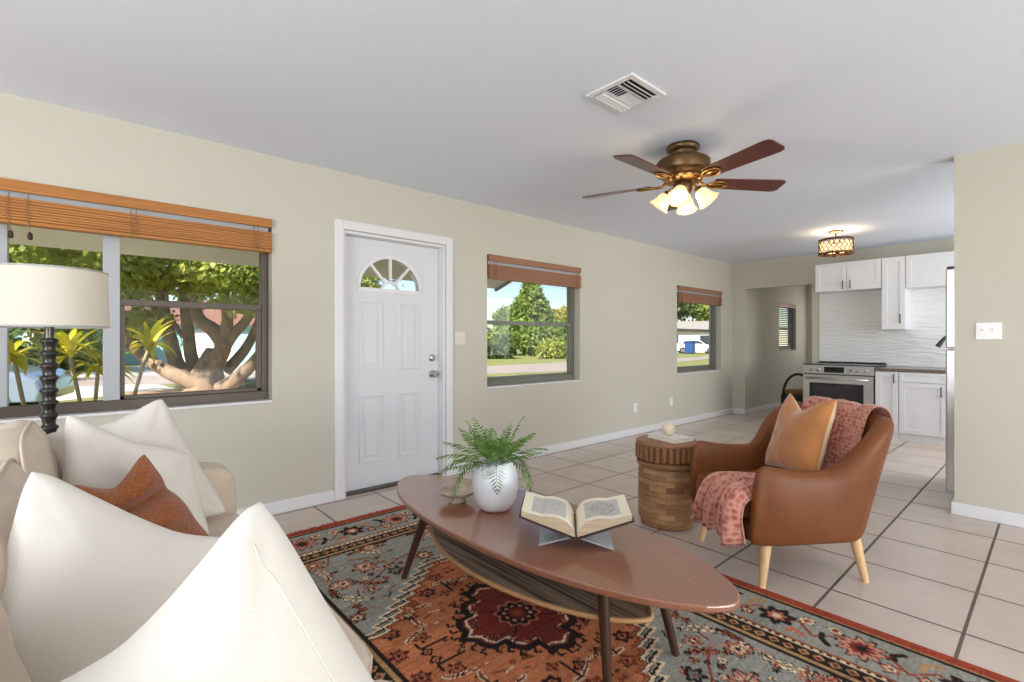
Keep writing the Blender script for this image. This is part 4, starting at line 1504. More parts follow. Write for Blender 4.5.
# ------------------------------------------------------------------ armchair
AX, AY = 2.815, 1.010
aa = math.radians(145.2)
am = Matrix.Translation((AX, AY, 0)) @ Matrix.Rotation(aa, 4, 'Z')     # local +x is the chair's front, +y its near arm
ach = thing('leather_armchair', 'tan leather tub armchair with pale wooden legs beside the stump table', 'armchair', (AX, AY, 0))
def shell():
    bm = BM()
    path = []
    xf, xb, hw, rc = .315, -.330, .345, .19
    # from the far arm front, round the back, to the near arm front
    nA, nC, nB = 9, 9, 5
    pts = []
    for i in range(nA): pts.append((xf + (xb + rc - xf) * i / nA, -hw))
    for i in range(nC): t = PI / 2 * i / nC; pts.append((xb + rc - rc * math.sin(t), -hw + rc - rc * math.cos(t)))
    for i in range(nB): pts.append((xb, -hw + rc + (2 * hw - 2 * rc) * i / nB))
    for i in range(nC): t = PI / 2 * i / nC; pts.append((xb + rc - rc * math.cos(t), hw - rc + rc * math.sin(t)))
    for i in range(nA + 1): pts.append((xb + rc + (xf - xb - rc) * i / nA, hw))
    n = len(pts)
    rings = []
    for i, (x, y) in enumerate(pts):
        a = pts[max(0, i - 1)]
        b = pts[min(n - 1, i + 1)]
        tx, ty = b[0] - a[0], b[1] - a[1]
        l = math.hypot(tx, ty)
        ox, oy = -ty / l, tx / l                     # outward
        if i == 0: ox, oy = 0, -1
        if i == n - 1: ox, oy = 0, 1
        back = max(0.0, min(1.0, (-0.03 - x) / .27))
        bk_ = back * back * (3 - 2 * back)
        front = max(0, min(1, (x - .0) / .35))
        h = .562 + .052 * front ** 2 + .252 * bk_
        wd = .085 + .005 * bk_
        zl = .205
        rake = .108 * bk_                            # the back leans outward towards the top
        prof = [(-.050, zl), (-.022, zl + .012), (-.004, zl + .09), (.010 + rake * .35, zl + (h - zl) * .55), (.010 + rake * .85, h - .06), (-.004 + rake, h - .018), (-.028 + rake, h - .002), (-wd + .034 + rake, h),
                (-wd + .010 + rake, h - .016), (-wd + rake * .85, h - .06), (-wd + rake * .25, zl + .18), (-wd - .0, zl + .02), (-wd + .01, zl)]
        ring = []
        tf = max(0.0, min(1.0, (x - .16) / .175)) ** 2
        for q_, (o, z) in enumerate(prof):
            o += -.032 * tf if q_ < 6 else (.016 * tf if q_ > 7 else -.008 * tf)
            z -= .012 * tf if 4 < q_ < 9 else 0
            ring.append(bm.verts.new(am @ Vector((x + ox * o - .045 * tf * (z - zl) / (h - zl), y + oy * o, z))))
        rings.append(ring)
    m = len(rings[0])
    for r, q in zip(rings, rings[1:]):
        for i in range(m):
            j = (i + 1) % m
            bm.faces.new((r[i], r[j], q[j], q[i]))
    # rounded arm fronts: a smaller ring pushed forward closes each end
    for ring, sgn in ((rings[0], 1), (rings[-1], 1)):
        c = sum((v.co for v in ring), Vector()) / m
        fwd = am.to_3x3() @ Vector((1, 0, 0))
        r1 = [bm.verts.new(c + (v.co - c) * .90 + fwd * .028) for v in ring]
        r2 = [bm.verts.new(c + (v.co - c) * .55 + fwd * .042) for v in ring]
        for i in range(m):
            j = (i + 1) % m
            bm.faces.new((ring[i], ring[j], r1[j], r1[i]))
            bm.faces.new((r1[i], r1[j], r2[j], r2[i]))
        bm.faces.new(r2)
    return bm
build('tub_shell', shell(), M['leather'], ach, smooth=True, subsurf=2)
build('seat_base', softbox(BM(), am @ Vector((.02, 0, .255)), (.325, .262, .05), 9, 8, am.to_3x3().to_4x4()), M['leather'], ach, smooth=True)
build('seat_cushion', softbox(BM(), am @ Vector((.050, 0, .365)), (.325, .252, .068), 6, 12, am.to_3x3().to_4x4(), puff=.12, wr=.004), M['leather'], ach, smooth=True, subsurf=1)
for (lx, ly) in ((.275, .275), (.275, -.285), (-.265, .270), (-.265, -.270)):
    a = am @ Vector((lx * .86, ly * .92, .232))
    b = am @ Vector((lx * 1.02, ly * 1.02, .0))
    build('leg', tube(BM(), [a, b], [.027, .0155], 18), M['paleleg'], ach, autosmooth=40)

# pillow on the chair
def L2(x, y, z): return am @ Vector((x, y, z))
pillow('throw_pillow', L2(-.215, -.195, .890), L2(-.195, .195, .900), L2(-.055, .212, .460), L2(-.045, -.190, .458), .08, M['pillow_tan'],
       'tan velvet pillow with dented top propped on the leather armchair', sag=.20, sagpos=.42, inset=.05, wr=.007, seed=4, back=M['pillow_back'])

# throw blanket on the chair
def throw():
    path = [(-.448, .725), (-.452, .775), (-.442, .812), (-.405, .828), (-.368, .815), (-.335, .74), (-.305, .62), (-.272, .52), (-.21, .456), (-.10, .446), (.05, .450), (.18, .452), (.285, .448), (.355, .432), (.385, .385), (.392, .35), (.392, .315), (.389, .280)]
    sp = spline([(p[0], 0, p[1]) for p in path], 5)
    n = len(sp)
    ny = 44
    bm = BM()
    uvl = bm.loops.layers.uv.new('UVMap')
    rows = []
    ss = 0
    svals = []
    for i, p in enumerate(sp):
        if i: ss += (sp[i] - sp[i - 1]).length
        svals.append(ss)
    for i, p in enumerate(sp):
        k = svals[i] / ss
        d = (sp[min(n - 1, i + 1)] - sp[max(0, i - 1)]).normalized()
        nrm = Vector((-d.z, 0, d.x))                        # away from the chair
        hang = max(0, (k - .74) / .26)
        wb = max(0, min(1, (.48 - k) / .12))
        y0 = .015 - .01 * hang - .235 * wb
        y1 = .240 + .095 * hang - .005 * wb
        row = []
        for j in range(ny + 1):
            b = j / ny
            y = y0 + (y1 - y0) * b
            amp = .007 + .028 * hang + .010 * max(0, (k - .5)) 
            w = amp * (math.sin(b * 15.5 + 2.2 * k) + .5 * math.sin(b * 31 + 5 * k + 1)) + .006 * noise.noise(Vector((b * 5, k * 14, 1)))
            # where the back curves round, the cloth follows the shell forward
            curv = 0.0
            if k < .52:
                curv = (.24 - math.sqrt(max(.24 ** 2 - max(0, abs(y) - .14) ** 2, 0))) * min(1, (.52 - k) / .1)
            drop = -.022 * hang * (math.sin(b * 7 + .4) + .6 * math.sin(b * 17)) - .03 * hang * b
            row.append(bm.verts.new(am @ Vector((p.x + nrm.x * (w + amp * 1.4 + .006) + curv, y, p.z + nrm.z * (w + amp * 1.4 + .006) + drop))))
        rows.append(row)
    for i in range(n - 1):
        for j in range(ny):
            f = bm.faces.new((rows[i][j], rows[i][j + 1], rows[i + 1][j + 1], rows[i + 1][j]))
            for lp, (a, c) in zip(f.loops, ((i, j), (i, j + 1), (i + 1, j + 1), (i + 1, j))):
                lp[uvl].uv = (c / ny * .42, svals[a])
    hem = [rows[-1][j].co.copy() for j in range(ny + 1)]
    hem0 = [rows[0][j].co.copy() for j in range(ny + 1)]
    o = build('throw_blanket', bm, M['throw'], smooth=True)
    so = o.modifiers.new('solid', 'SOLIDIFY')
    so.thickness = .005
    so.offset = 1
    tag(o, 'rose patterned throw blanket draped over seat and back of leather armchair', 'blanket')
    fr = BM()
    rr = random.Random(2)
    for line in (hem, hem0):
        for a, b in zip(line, line[1:]):
            for t in (.1, .4, .7):
                p = a.lerp(b, t)
                L = rr.uniform(.012, .022)
                q = p + Vector((rr.uniform(-.004, .004), rr.uniform(-.004, .004), -L))
                w = (b - a).normalized() * .0022
                fr.faces.new([fr.verts.new(x) for x in (p - w, p + w, q + w * .6, q - w * .6)])
    tag(build('fringe', fr, M['throwfringe'], o), kind='stuff')
throw()

# ------------------------------------------------------------------ sofa
so = thing('slipcovered_sofa', 'long beige slipcovered sofa in the near left corner', 'sofa', (.05, 1.36, 0))
SB, SFr = -.50, .52
build('base', softbox(BM(), (.0, 1.36, .165), (.50, 1.20, .135), 16, 12), M['sofa'], so, smooth=True)
build('backrest', softbox(BM(), (-.40, 1.36, .47), (.115, 1.20, .40), 9, 12), M['sofa'], so, smooth=True)
for yc in (2.485, .235):
    build('arm', softbox(BM(), (.03, yc, .345), (.495, .105, .300), 9, 12, wr=.003), M['sofa'], so, smooth=True, subsurf=1)
for i in range(3):
    yc = .675 + i * .683
    c = build('seat_cushion', softbox(BM(), (.105, yc, .378), (.420, .338, .082), 10, 14, puff=.10, wr=.004, seed=i), M['sofa'], so, smooth=True, subsurf=1)
    for zz in (.318, .432):
        ring = []
        for k in range(64):
            t = 2 * PI * k / 64
            cc, ss = math.cos(t), math.sin(t)
            l = (abs(cc) ** 10 + abs(ss) ** 10) ** .1
            ring.append((.105 + cc / l * .419, yc + ss / l * .337, zz))
        build('piping', tube(BM(), ring + [ring[0]], .0045, 6, cap=False), M['sofa'], c, smooth=True)
    tl = Matrix.Rotation(math.radians(-11), 4, 'Y')
    c = build('back_cushion', softbox(BM(), (-.155, yc, .685), (.120, .334, .235), 4.2, 16, tl, wr=.016, seed=i * 5 + 2), M['sofa'], so, smooth=True, subsurf=1)
    for xs_ in (-.085, .085):
        ring = []
        for k in range(64):
            t = 2 * PI * k / 64
            cc, ss = math.cos(t), math.sin(t)
            l = (abs(cc) ** 4.2 + abs(ss) ** 4.2) ** (1 / 4.2)
            ring.append(tl @ Vector((xs_, cc / l * .322, ss / l * .226)) + Vector((-.155, yc, .685)))
        build('piping', tube(BM(), ring + [ring[0]], .0042, 6, cap=False), M['sofa'], c, smooth=True)

# pillows on the sofa (top-left, top-right, bottom-right, bottom-left as seen from the camera)
pillow('scatter_pillow', (-.10, 2.34, .86), (.245, 2.31, .972), (.465, 2.24, .475), (-.02, 2.24, .47), .085, M['pillow_white'],
       'white pillow standing upright against the far sofa arm', group='white sofa pillows', inset=.015, seed=9, sag=.06)
pillow('scatter_pillow', (-.035, 2.05, .968), (.305, 2.09, .778), (.36, 2.02, .47), (-.06, 2.0, .475), .085, M['pillow_white'],
       'white pillow leaning between the back cushion and the rust pillow', group='white sofa pillows', inset=.015, seed=2, sag=.05)
pillow('scatter_pillow', (-.064, 1.13, .985), (.285, 1.14, .755), (.25, 1.04, .465), (-.18, 1.0, .47), .09, M['pillow_white'],
       'large white pillow at the left edge, in front of the rust pillow', group='white sofa pillows', inset=.015, seed=14, wr=.006, sag=.06, sagpos=.6)
pillow('scatter_pillow', (-.12, .62, .84), (.152, .595, 1.022), (.425, .425, .462), (-.06, .50, .462), .135, M['pillow_white'],
       'nearest and biggest white pillow, its pointed top just left of the rug', group='white sofa pillows', inset=.02, seed=21, sag=.06, sagpos=.5, wr=.005, seam=.91)
def rust_fold(u, v):
    return .034 * math.exp(-((v - .56 - .08 * math.sin(u * 3)) / .13) ** 2) - .045 * math.exp(-((v - .33 - .05 * u) / .06) ** 2)
pillow('scatter_pillow', (-.025, 1.83, .785), (.150, 1.86, .845), (.335, 1.84, .53), (.02, 1.74, .48), .07, M['pillow_rust'],
       'small rust boucle pillow with a folded front among white pillows', inset=.03, seed=31, ridge=rust_fold, wr=.008, sag=.16, sagpos=.45)

# ------------------------------------------------------------------ floor lamp
LX, LY = -.092, 2.820
la = thing('floor_lamp', 'black ribbed-pole floor lamp with white drum shade before the window', 'floor lamp', (LX, LY, 0))
build('base', lathe(BM(), [(.0, .0), (.140, .0), (.142, .012), (.130, .026), (.060, .040), (.040, .055), (.0, .058)], (LX, LY, 0), 40), M['lampblack'], la, autosmooth=40)
prof = []
z = .05
while z < 1.18:
    prof += [(.0215, z), (.022, z + .014), (.0245, z + .026), (.0305, z + .034), (.0315, z + .039), (.029, z + .045), (.022, z + .0505)]
    z += .052
build('turned_pole', lathe(BM(), prof, (LX, LY, 0), 28), M['lampblack'], la, smooth=True)
build('neck', lathe(BM(), [(.016, prof[-1][1] - .002), (.016, 1.30), (.0, 1.302)], (LX, LY, 0), 20), M['gunmetal'], la, autosmooth=40)
sh = BM()
z0, z1 = 1.236, 1.478
lathe(sh, [(.198, z0), (.190, z1), (.188, z1), (.196, z0), (.198, z0)], (LX, LY, 0), 64, capped=False)
build('drum_shade', sh, M['shade'], la, autosmooth=50)
g = BM()
for zz, r_ in ((z0 + .004, .1975), (z1 - .004, .1905)):
    ring = [(LX + r_ * math.cos(2 * PI * k / 64), LY + r_ * math.sin(2 * PI * k / 64), zz) for k in range(65)]
    tube(g, ring, .003, 6, cap=False)
for k in range(3):
    t = 2 * PI * k / 3
    tube(g, [(LX, LY, 1.30), (LX + .189 * math.cos(t), LY + .189 * math.sin(t), z1 - .004)], .002, 6)
build('shade_ring', g, M['mullion'], la, smooth=True)

# ------------------------------------------------------------------ kitchen
def shaker(parent, x, y0, y1, z0, z1, handle=None, name='door', g_=.004):
    """A recessed-panel front facing −X with its plane at x."""
    y0 += g_; y1 -= g_; z0 += g_; z1 -= g_
    bm = BM()
    t = .055 if min(y1 - y0, z1 - z0) > .2 else .035
    box(bm, x - .012, x, y0, y1, z0, z1)
    for q in ((y0, y1, z0, z0 + t), (y0, y1, z1 - t, z1), (y0, y0 + t, z0 + t, z1 - t), (y1 - t, y1, z0 + t, z1 - t)):
        box(bm, x - .020, x - .0115, *q)
    d = build(name, bm, M['cabinet'], parent, bevel=.0015)
    if handle:
        hy, hz = handle
        hbm = tube(BM(), [(x - .02, hy, hz - .05), (x - .046, hy, hz - .045), (x - .048, hy, hz), (x - .046, hy, hz + .045), (x - .02, hy, hz + .05)], .0065, 10)
        build('handle', hbm, M['gunmetal'], d, smooth=True)
    return d
CB = 7.99
UX = 7.67
def cabinet(label, x, y0, y1, z0, z1, toe=0.0):
    r = thing('kitchen_cabinet', label, 'cabinet', ((x + CB) / 2, (y0 + y1) / 2, z0), group='white shaker kitchen cabinets')
    build('carcass', BX(x, CB, y0 + .001, y1 - .001, z0 + toe, z1), M['cabinet'], r, bevel=.001)
    if toe:
        build('toe_kick', BX(x + .005, CB, y0 + .001, y1 - .001, z0, z0 + toe), M['white'], r)
    return r
c1 = cabinet('short white wall cabinet with two doors over the range', UX + .02, 1.512, 2.262, 1.858, 2.240)
shaker(c1, UX + .02, 1.512, 1.887, 1.858, 2.24, (1.845, 1.935))
shaker(c1, UX + .02, 1.887, 2.262, 1.858, 2.24, (1.930, 1.935))
c2 = cabinet('tall narrow white wall cabinet hanging beside the range cabinet', UX + .02, 1.268, 1.511, 1.325, 2.240)
shaker(c2, UX + .02, 1.268, 1.511, 1.325, 2.24, (1.318, 1.46))
c3 = cabinet('short white wall cabinet at right, next to the fridge', UX + .02, .42, 1.267, 1.835, 2.240)
shaker(c3, UX + .02, .42, 1.267, 1.835, 2.24)
BXf = 7.30
c4 = cabinet('narrow white base cabinet directly right of the range', BXf + .02, 1.272, 1.502, 0.0, .815, toe=.085)
shaker(c4, BXf + .02, 1.272, 1.502, .085, .812, (1.315, .73))
c5 = cabinet('wide white base cabinet with drawer beside the fridge', BXf + .02, .40, 1.271, 0.0, .815, toe=.085)
shaker(c5, BXf + .02, .40 + .43, 1.271, .69, .812, None, 'drawer')
shaker(c5, BXf + .02, .40 + .43, 1.271, .085, .69, (.885, .60))
shaker(c5, BXf + .02, .40, .83, .085, .812)
tag(build('worktop', BX(BXf - .012, CB, .10, 1.503, .816, .850), M['granite'], bevel=.004), 'dark speckled granite worktop on the white base cabinets', 'worktop')
tag(build('backsplash', BX(7.991, 7.9995, .10, 2.300, .852, 1.90), M['wavetile']), kind='structure')

# range
rg = thing('kitchen_range', 'stainless steel electric range with front knobs and black glass top', 'range', (7.62, 1.905, 0))
ry0, ry1 = 1.507, 2.302
build('range_body', BX(BXf + .03, CB - .01, ry0 + .004, ry1 - .004, .03, .855), M['darksteel'], rg, bevel=.003)
cp = BM()
prism(cp, [(BXf - .012, .752), (BXf + .04, .752), (BXf + .04, .862), (BXf + .010, .862)], ry0, ry1, Matrix(((1, 0, 0, 0), (0, 0, 1, 0), (0, 1, 0, 0), (0, 0, 0, 1))))
pan = build('control_panel', cp, M['steel'], rg, bevel=.003)
mp_ = Matrix.Translation((BXf - .001, 0, .807)) @ Matrix.Rotation(math.radians(-11.3) + -PI / 2, 4, 'Y')
for ky in (2.200, 2.118, 1.765, 1.685, 1.598):
    kb = lathe(BM(), [(.024, .0), (.025, .006), (.021, .010), (.019, .030), (.016, .034), (.0, .034)], seg=20, mtx=Matrix.Translation((BXf, ky, .807)) @ Matrix.Rotation(math.radians(-79), 4, 'Y'))
    build('knob', kb, M['nickel'], pan, autosmooth=40)
build('display', BX(-.0025, .004, 1.825, 2.048, -.038, .036, Matrix.Translation((BXf, 0, .807)) @ Matrix.Rotation(math.radians(11.3), 4, 'Y')), M['display'], pan)
build('cooktop', BX(BXf + .02, CB - .012, ry0 + .002, ry1 - .002, .862, .874), M['display'], rg, bevel=.003)
build('rear_trim', BX(CB - .05, CB - .012, ry0 + .01, ry1 - .01, .874, .892), M['black'], rg, bevel=.003)
od = build('oven_door', BX(BXf - .004, BXf + .03, ry0 + .006, ry1 - .006, .20, .738), M['steel'], rg, bevel=.006)
build('oven_window', BX(BXf - .007, BXf - .003, ry0 + .11, ry1 - .085, .33, .632), M['black'], od, bevel=.002)
build('inner_pane', BX(BXf - .009, BXf - .0065, ry0 + .155, ry1 - .130, .36, .605), M['ovenglass'], od)
hn = BM()
tube(hn, [(BXf - .048, ry0 + .05, .692), (BXf - .048, ry1 - .05, .692)], .012, 14)
for yy in (ry0 + .08, ry1 - .08):
    tube(hn, [(BXf - .004, yy, .692), (BXf - .048, yy, .692)], .009, 10)
build('oven_handle', hn, M['nickel'], od, smooth=True)
build('bottom_drawer', BX(BXf - .002, BXf + .03, ry0 + .006, ry1 - .006, .05, .19), M['steel'], rg, bevel=.005)
build('side_edge', BX(BXf + .0, BXf + .03, ry0 - .002, ry0 + .004, .05, .855), M['black'], rg)

# faucet
fc = thing('kitchen_faucet', 'black gooseneck kitchen faucet spout poking out beside the fridge', 'faucet', (7.70, .72, .85))
build('faucet_body', tube(BM(), spline([(7.70, .76, .851), (7.70, .76, 1.15), (7.69, .79, 1.24), (7.66, .86, 1.255), (7.63, .905, 1.205)], 6), .013, 14), M['black'], fc, smooth=True)
build('spray_head', tube(BM(), [(7.634, .898, 1.215), (7.60, .955, 1.115)], [.018, .027], 16), M['black'], fc, autosmooth=40)
build('lever', tube(BM(), [(7.70, .76, .93), (7.66, .70, .97)], .007, 10), M['black'], fc)

# fridge
fr = thing('refrigerator', 'tall stainless refrigerator edge showing past the right wall end', 'refrigerator', (5.15, .15, 0))
build('cabinet_body', BX(4.77, 5.52, -.20, .488, .05, 1.70), M['darksteel'], fr, bevel=.006)
build('freezer_door', BX(4.768, 5.522, .492, .556, 1.128, 1.712), M['steel'], fr, bevel=.010, bseg=3)
build('lower_door', BX(4.768, 5.522, .492, .556, .075, 1.118), M['steel'], fr, bevel=.010, bseg=3)
for (a, b) in ((1.16, 1.60), (.55, 1.09)):
    hh = BM()
    tube(hh, [(5.46, .557, a), (5.46, .60, a + .02), (5.46, .60, b - .02), (5.46, .557, b)], .012, 10)
    build('door_handle', hh, M['nickel'], fr, smooth=True)
for (xx, yy) in ((4.81, .50), (5.48, .50), (4.81, -.16), (5.48, -.16)):
    build('foot', lathe(BM(), [(.0, .0), (.026, .0), (.026, .012), (.014, .02), (.014, .076)], (xx, yy, 0), 16), M['black'], fr)
build('hinge_cap', BX(4.78, 4.86, .47, .55, 1.712, 1.728), M['black'], fr, bevel=.004)

# firewood basket in the hall
KX, KY = 8.42, 2.72
wb = thing('wicker_basket', 'dark round handled basket standing in the hall beside the range', 'basket', (KX, KY, 0))
build('basket_bowl', lathe(BM(), [(.0, .0), (.14, .0), (.20, .08), (.235, .20), (.235, .32), (.22, .36), (.205, .36), (.22, .30), (.215, .20), (.18, .10), (.0, .04)], (KX, KY, 0), 32), M['boxwire'], wb, autosmooth=60)
hp = [(KX + .23 * math.cos(t) * .75, KY + .23 * math.cos(t) * -.66, .34 + .32 * math.sin(t)) for t in [PI * i / 20 for i in range(21)]]
build('hoop_handle', tube(BM(), hp, .020, 10), M['boxwire'], wb, smooth=True)
for k, (off, zz) in enumerate(((-.105, .285), (.0, .285), (.105, .285), (-.05, .375), (.05, .375))):
    a = -.5
    d = Vector((math.cos(a) * .15, math.sin(a) * .15, 0))
    c = Vector((KX - math.sin(a) * off, KY + math.cos(a) * off, zz))
    o = build('firewood_log', tube(BM(), [c - d, c + d], [.049, .045], 12), M['log'], autosmooth=40)
    tag(o, 'brown split log lying in the dark hall basket', 'log', 'logs in the hall basket')

# ------------------------------------------------------------------ outdoors
GZ = -.15
def slab(name, poly, z0, z1, m):
    return tag(build(name, prism(BM(), poly, z0, z1), m), kind='structure')
gr = BM()
box(gr, -60, 120, FW + .21, 120, GZ - .3, GZ)
box(gr, -60, -3.0, -60, FW + .21, GZ - .3, GZ)
box(gr, -3.0, 120, -60, -4.5, GZ - .3, GZ)
tag(build('lawn', gr, M['grass']), kind='structure')
slab('walkway', [(-6.0, 10.8), (2.0, 16.2), (1.2, 24.5), (-2.2, 24.0), (-8.0, 16.5)], GZ, GZ + .012, M['concrete'])
slab('driveway', [(1.2, 18.0), (5.4, 20.5), (9.5, 32.0), (3.2, 34.0), (-1.0, 24.5)], GZ + .002, GZ + .016, M['concrete'])
slab('street', [(-2, 19.5), (12.3, 15.3), (16.4, 14.3), (32, 16.5), (70, 27), (70, 31), (38, 19.6), (23.4, 20.2), (16.2, 19.9), (0, 24)], GZ + .004, GZ + .02, M['asphalt'])
slab('bounce_slab', [(-7.0, FW + .205), (6.2, FW + .205), (6.2, 6.5), (-7.0, 6.5)], GZ, GZ + .03, M['concrete'])  # pale slab added to bounce warm light onto the soffit
slab('planting_bed', [(.6, 12.3), (2.0, 11.6), (3.9, 12.4), (4.4, 14.2), (2.6, 15.6), (.8, 14.6)], GZ, GZ + .10, M['mulch'])

# eave over the front door and the wide window
ev = BM()
vs = []
prof = [(FW + .20, 2.36), (5.20, 1.905), (5.20, 2.06), (5.06, 2.12), (FW + .20, 2.62)]
pm = Matrix(((0, 0, 1, 0), (1, 0, 0, 0), (0, 1, 0, 0), (0, 0, 0, 1)))
prism(ev, prof, -6.0, 4.32, pm)
tag(build('porch_eave', ev, M['soffit']), kind='structure')
tag(build('trim_rake', prism(BM(), [(FW + .20, 2.33), (5.22, 1.87), (5.22, 2.08), (FW + .20, 2.64)], 4.32, 4.36, pm), M['soffitgrey']), kind='structure')

# big multi-stemmed tree
tr = thing('spreading_tree', 'big sunlit tree with many stout limbs outside the wide window', 'tree', (2.25, 13.4, GZ))
tb = BM()
tube(tb, spline([(2.22, 13.42, -.16), (2.25, 13.4, .02), (2.28, 13.37, .4), (2.36, 13.30, 1.0)], 4), [.64, .56, .50, .46, .44, .42, .40, .38, .35, .29, .23, .17, .12], 16)
def limb(pts, r0, r1):
    sp = spline(pts, 4)
    n = len(sp)
    tube(tb, sp, [r0 + (r1 - r0) * i / (n - 1) for i in range(n)], 10)
limb([(2.28, 13.37, .25), (2.44, 13.23, .72), (2.55, 13.13, 1.08), (2.37, 13.29, 1.45), (2.10, 13.5, 1.75), (1.97, 13.64, 2.6)], .22, .12)
limb([(2.20, 13.2, .10), (1.83, 13.36, .30), (1.49, 13.67, .51), (1.19, 13.94, .76), (.85, 14.2, 1.15), (.60, 14.36, 1.9)], .19, .09)
limb([(2.11, 13.92, .32), (1.80, 14.2, .59), (1.66, 14.32, 1.2), (1.55, 14.42, 1.8), (1.48, 14.48, 2.4), (1.21, 14.72, 3.6)], .18, .13)
limb([(2.24, 14.07, .3), (2.08, 14.21, .77), (2.03, 14.26, 1.32), (1.97, 14.31, 2.12), (2.03, 14.28, 3.4)], .16, .11)
limb([(2.48, 13.25, .75), (2.70, 13.1, 1.25), (2.97, 12.89, 1.65), (3.3, 12.6, 2.3)], .15, .08)
limb([(2.45, 12.95, .05), (2.76, 12.67, .33), (3.07, 12.4, .73), (3.33, 12.17, 1.26), (3.6, 11.9, 1.9)], .18, .08)
limb([(2.70, 13.58, .45), (3.02, 13.37, .89), (3.21, 13.21, 1.32), (3.4, 13.0, 2.0)], .14, .08)
limb([(2.02, 14.14, 1.2), (1.86, 14.28, 1.38), (1.70, 14.42, 1.75)], .07, .04)
limb([(2.52, 13.2, 1.0), (2.62, 13.0, 1.7), (2.50, 12.9, 2.6), (2.7, 12.8, 3.4)], .14, .09)
build('trunk', tb, M['bark'], tr, smooth=True)
rt = random.Random(5)
cl = []
for k in range(70):
    a = rt.uniform(0, 2 * PI)
    r = 4.2 * math.sqrt(rt.random())
    z_ = rt.uniform(2.7, 5.2)
    cl.append(((2.1 + r * math.cos(a) * 1.15, 13.4 + r * math.sin(a) * .8, z_), (rt.uniform(.6, 1.0), rt.uniform(.6, 1.0), rt.uniform(.35, .6))))
for (x, y, z_) in ((1.27, 12.98, 2.84), (2.01, 11.51, 2.61), (0.72, 13.18, 2.32), (2.81, 12.33, 3.04), (1.16, 14.41, 2.83), (2.05, 13.09, 2.58), (0.89, 13.91, 2.53), (2.0, 13.7, 2.67), (2.4, 12.04, 2.21), (2.87, 13.07, 3.2), (2.65, 11.12, 3.48), (2.24, 12.48, 3.3), (1.68, 13.19, 3.24), (3.24, 12.89, 2.44), (3.09, 11.89, 2.27), (1.94, 11.56, 3.15), (2.58, 11.07, 2.04), (2.49, 11.31, 2.98), (1.53, 14.1, 2.58), (0.76, 12.57, 2.62), (2.63, 13.14, 3.39), (3.38, 12.79, 3.11), (2.01, 11.44, 3.35), (2.87, 11.8, 3.15), (2.02, 12.92, 2.73)) + ((2.9, 11.6, 2.55), (3.4, 11.2, 2.35), (3.8, 11.4, 2.65), (2.5, 11.2, 2.75), (3.0, 11.0, 2.85), (3.7, 10.9, 2.9), (4.1, 11.6, 2.3), (2.2, 11.4, 2.9), (.8, 13.9, 2.3), (1.1, 13.6, 2.7), (1.3, 14.6, 1.75), (.5, 14.0, 2.6), (3.3, 11.6, 2.1), (3.9, 12.2, 2.0), (1.0, 14.9, 1.6)):
    cl.append(((x, y, z_), (.55, .55, .34)))
leaf_cloud('crown', cl, 44000, .15, M['leaf_oak'], tr, 3)

def bush(name, label, cat, c, r, n, size, m, seed, trunk=None, group=None, cone=False, squash=.8, crown='foliage'):
    o = thing(name, label, cat, (c[0], c[1], GZ), group)
    rb = random.Random(seed)
    cl = []
    for k in range(26):
        if cone:
            t = rb.random() ** .8
            rr = r * (1 - t) ** .75 * rb.uniform(.3, .85)
            a = rb.uniform(0, 2 * PI)
            cl.append(((c[0] + rr * math.cos(a), c[1] + rr * math.sin(a), c[2] + t * cone), (r * .34 * (1.15 - t), r * .34 * (1.15 - t), r * .26)))
        else:
            d = Vector((rb.gauss(0, 1), rb.gauss(0, 1), rb.gauss(0, 1))).normalized() * r * rb.uniform(.2, .75)
            cl.append(((c[0] + d.x, c[1] + d.y, c[2] + d.z * squash), (r * .42, r * .42, r * .34)))
    leaf_cloud(crown, cl, n, size, m, o, seed)
    if trunk:
        build('trunk', tube(BM(), [(c[0], c[1], GZ - .05), (c[0] + .05 * r, c[1], c[2])], [trunk, trunk * .6], 10), M['bark'], o, smooth=True)
    return o
bush('conifer_tree', 'tall pointed bright green tree centred in the middle window', 'tree', (31.2, 32.4, .2), 4.6, 24000, .36, M['leaf_pine'], 21, .35, cone=6.4, crown='crown')
bush('broadleaf_tree', 'yellow-green tree right of the pointed tree in the middle window', 'tree', (41.5, 37.5, 2.8), 3.3, 3600, .5, M['leaf_yellow'], 22, .25, crown='crown')
bush('shrub', 'dark green rounded shrub below the pointed tree, middle window left', 'shrub', (23.7, 28.0, .6), 1.4, 2600, .36, M['leaf_dark'], 23)
bush('shrub', 'low reddish-yellow shrub below the pointed tree, middle window right', 'shrub', (26.7, 25.5, .5), 1.3, 2200, .26, M['leaf_oak'], 24)
bush('shrub', 'green shrub at the right foot of the pointed tree', 'shrub', (28.6, 25.0, .6), 1.3, 2200, .34, M['leaf_pine'], 25)
bush('broadleaf_tree', 'grey-green tree behind the left edge of the middle window', 'tree', (36.0, 54.0, 4.4), 3.8, 3200, .5, M['leaf_pine'], 26, .3, crown='crown')
bush('broadleaf_tree', 'dark green tree in the upper far window, left', 'tree', (66.0, 38.5, 6.2), 4.6, 4200, .6, M['leaf_dark'], 27, .3, crown='crown')
bush('broadleaf_tree', 'pale green tree in the upper far window, right', 'tree', (70.0, 33.0, 5.6), 4.4, 3600, .6, M['leaf_oak'], 28, .3, crown='crown')
bush('hedge_shrub', 'yellow-green hedge row above the carport in the far window', 'shrub', (66.0, 28.5, 3.0), 3.6, 3000, .5, M['leaf_yellow'], 29)
bush('broadleaf_tree', 'dark leafy tree at the left light of the wide window', 'tree', (-2.6, 26.0, 4.6), 4.2, 7000, .28, M['leaf_dark'], 30, .25, crown='crown')
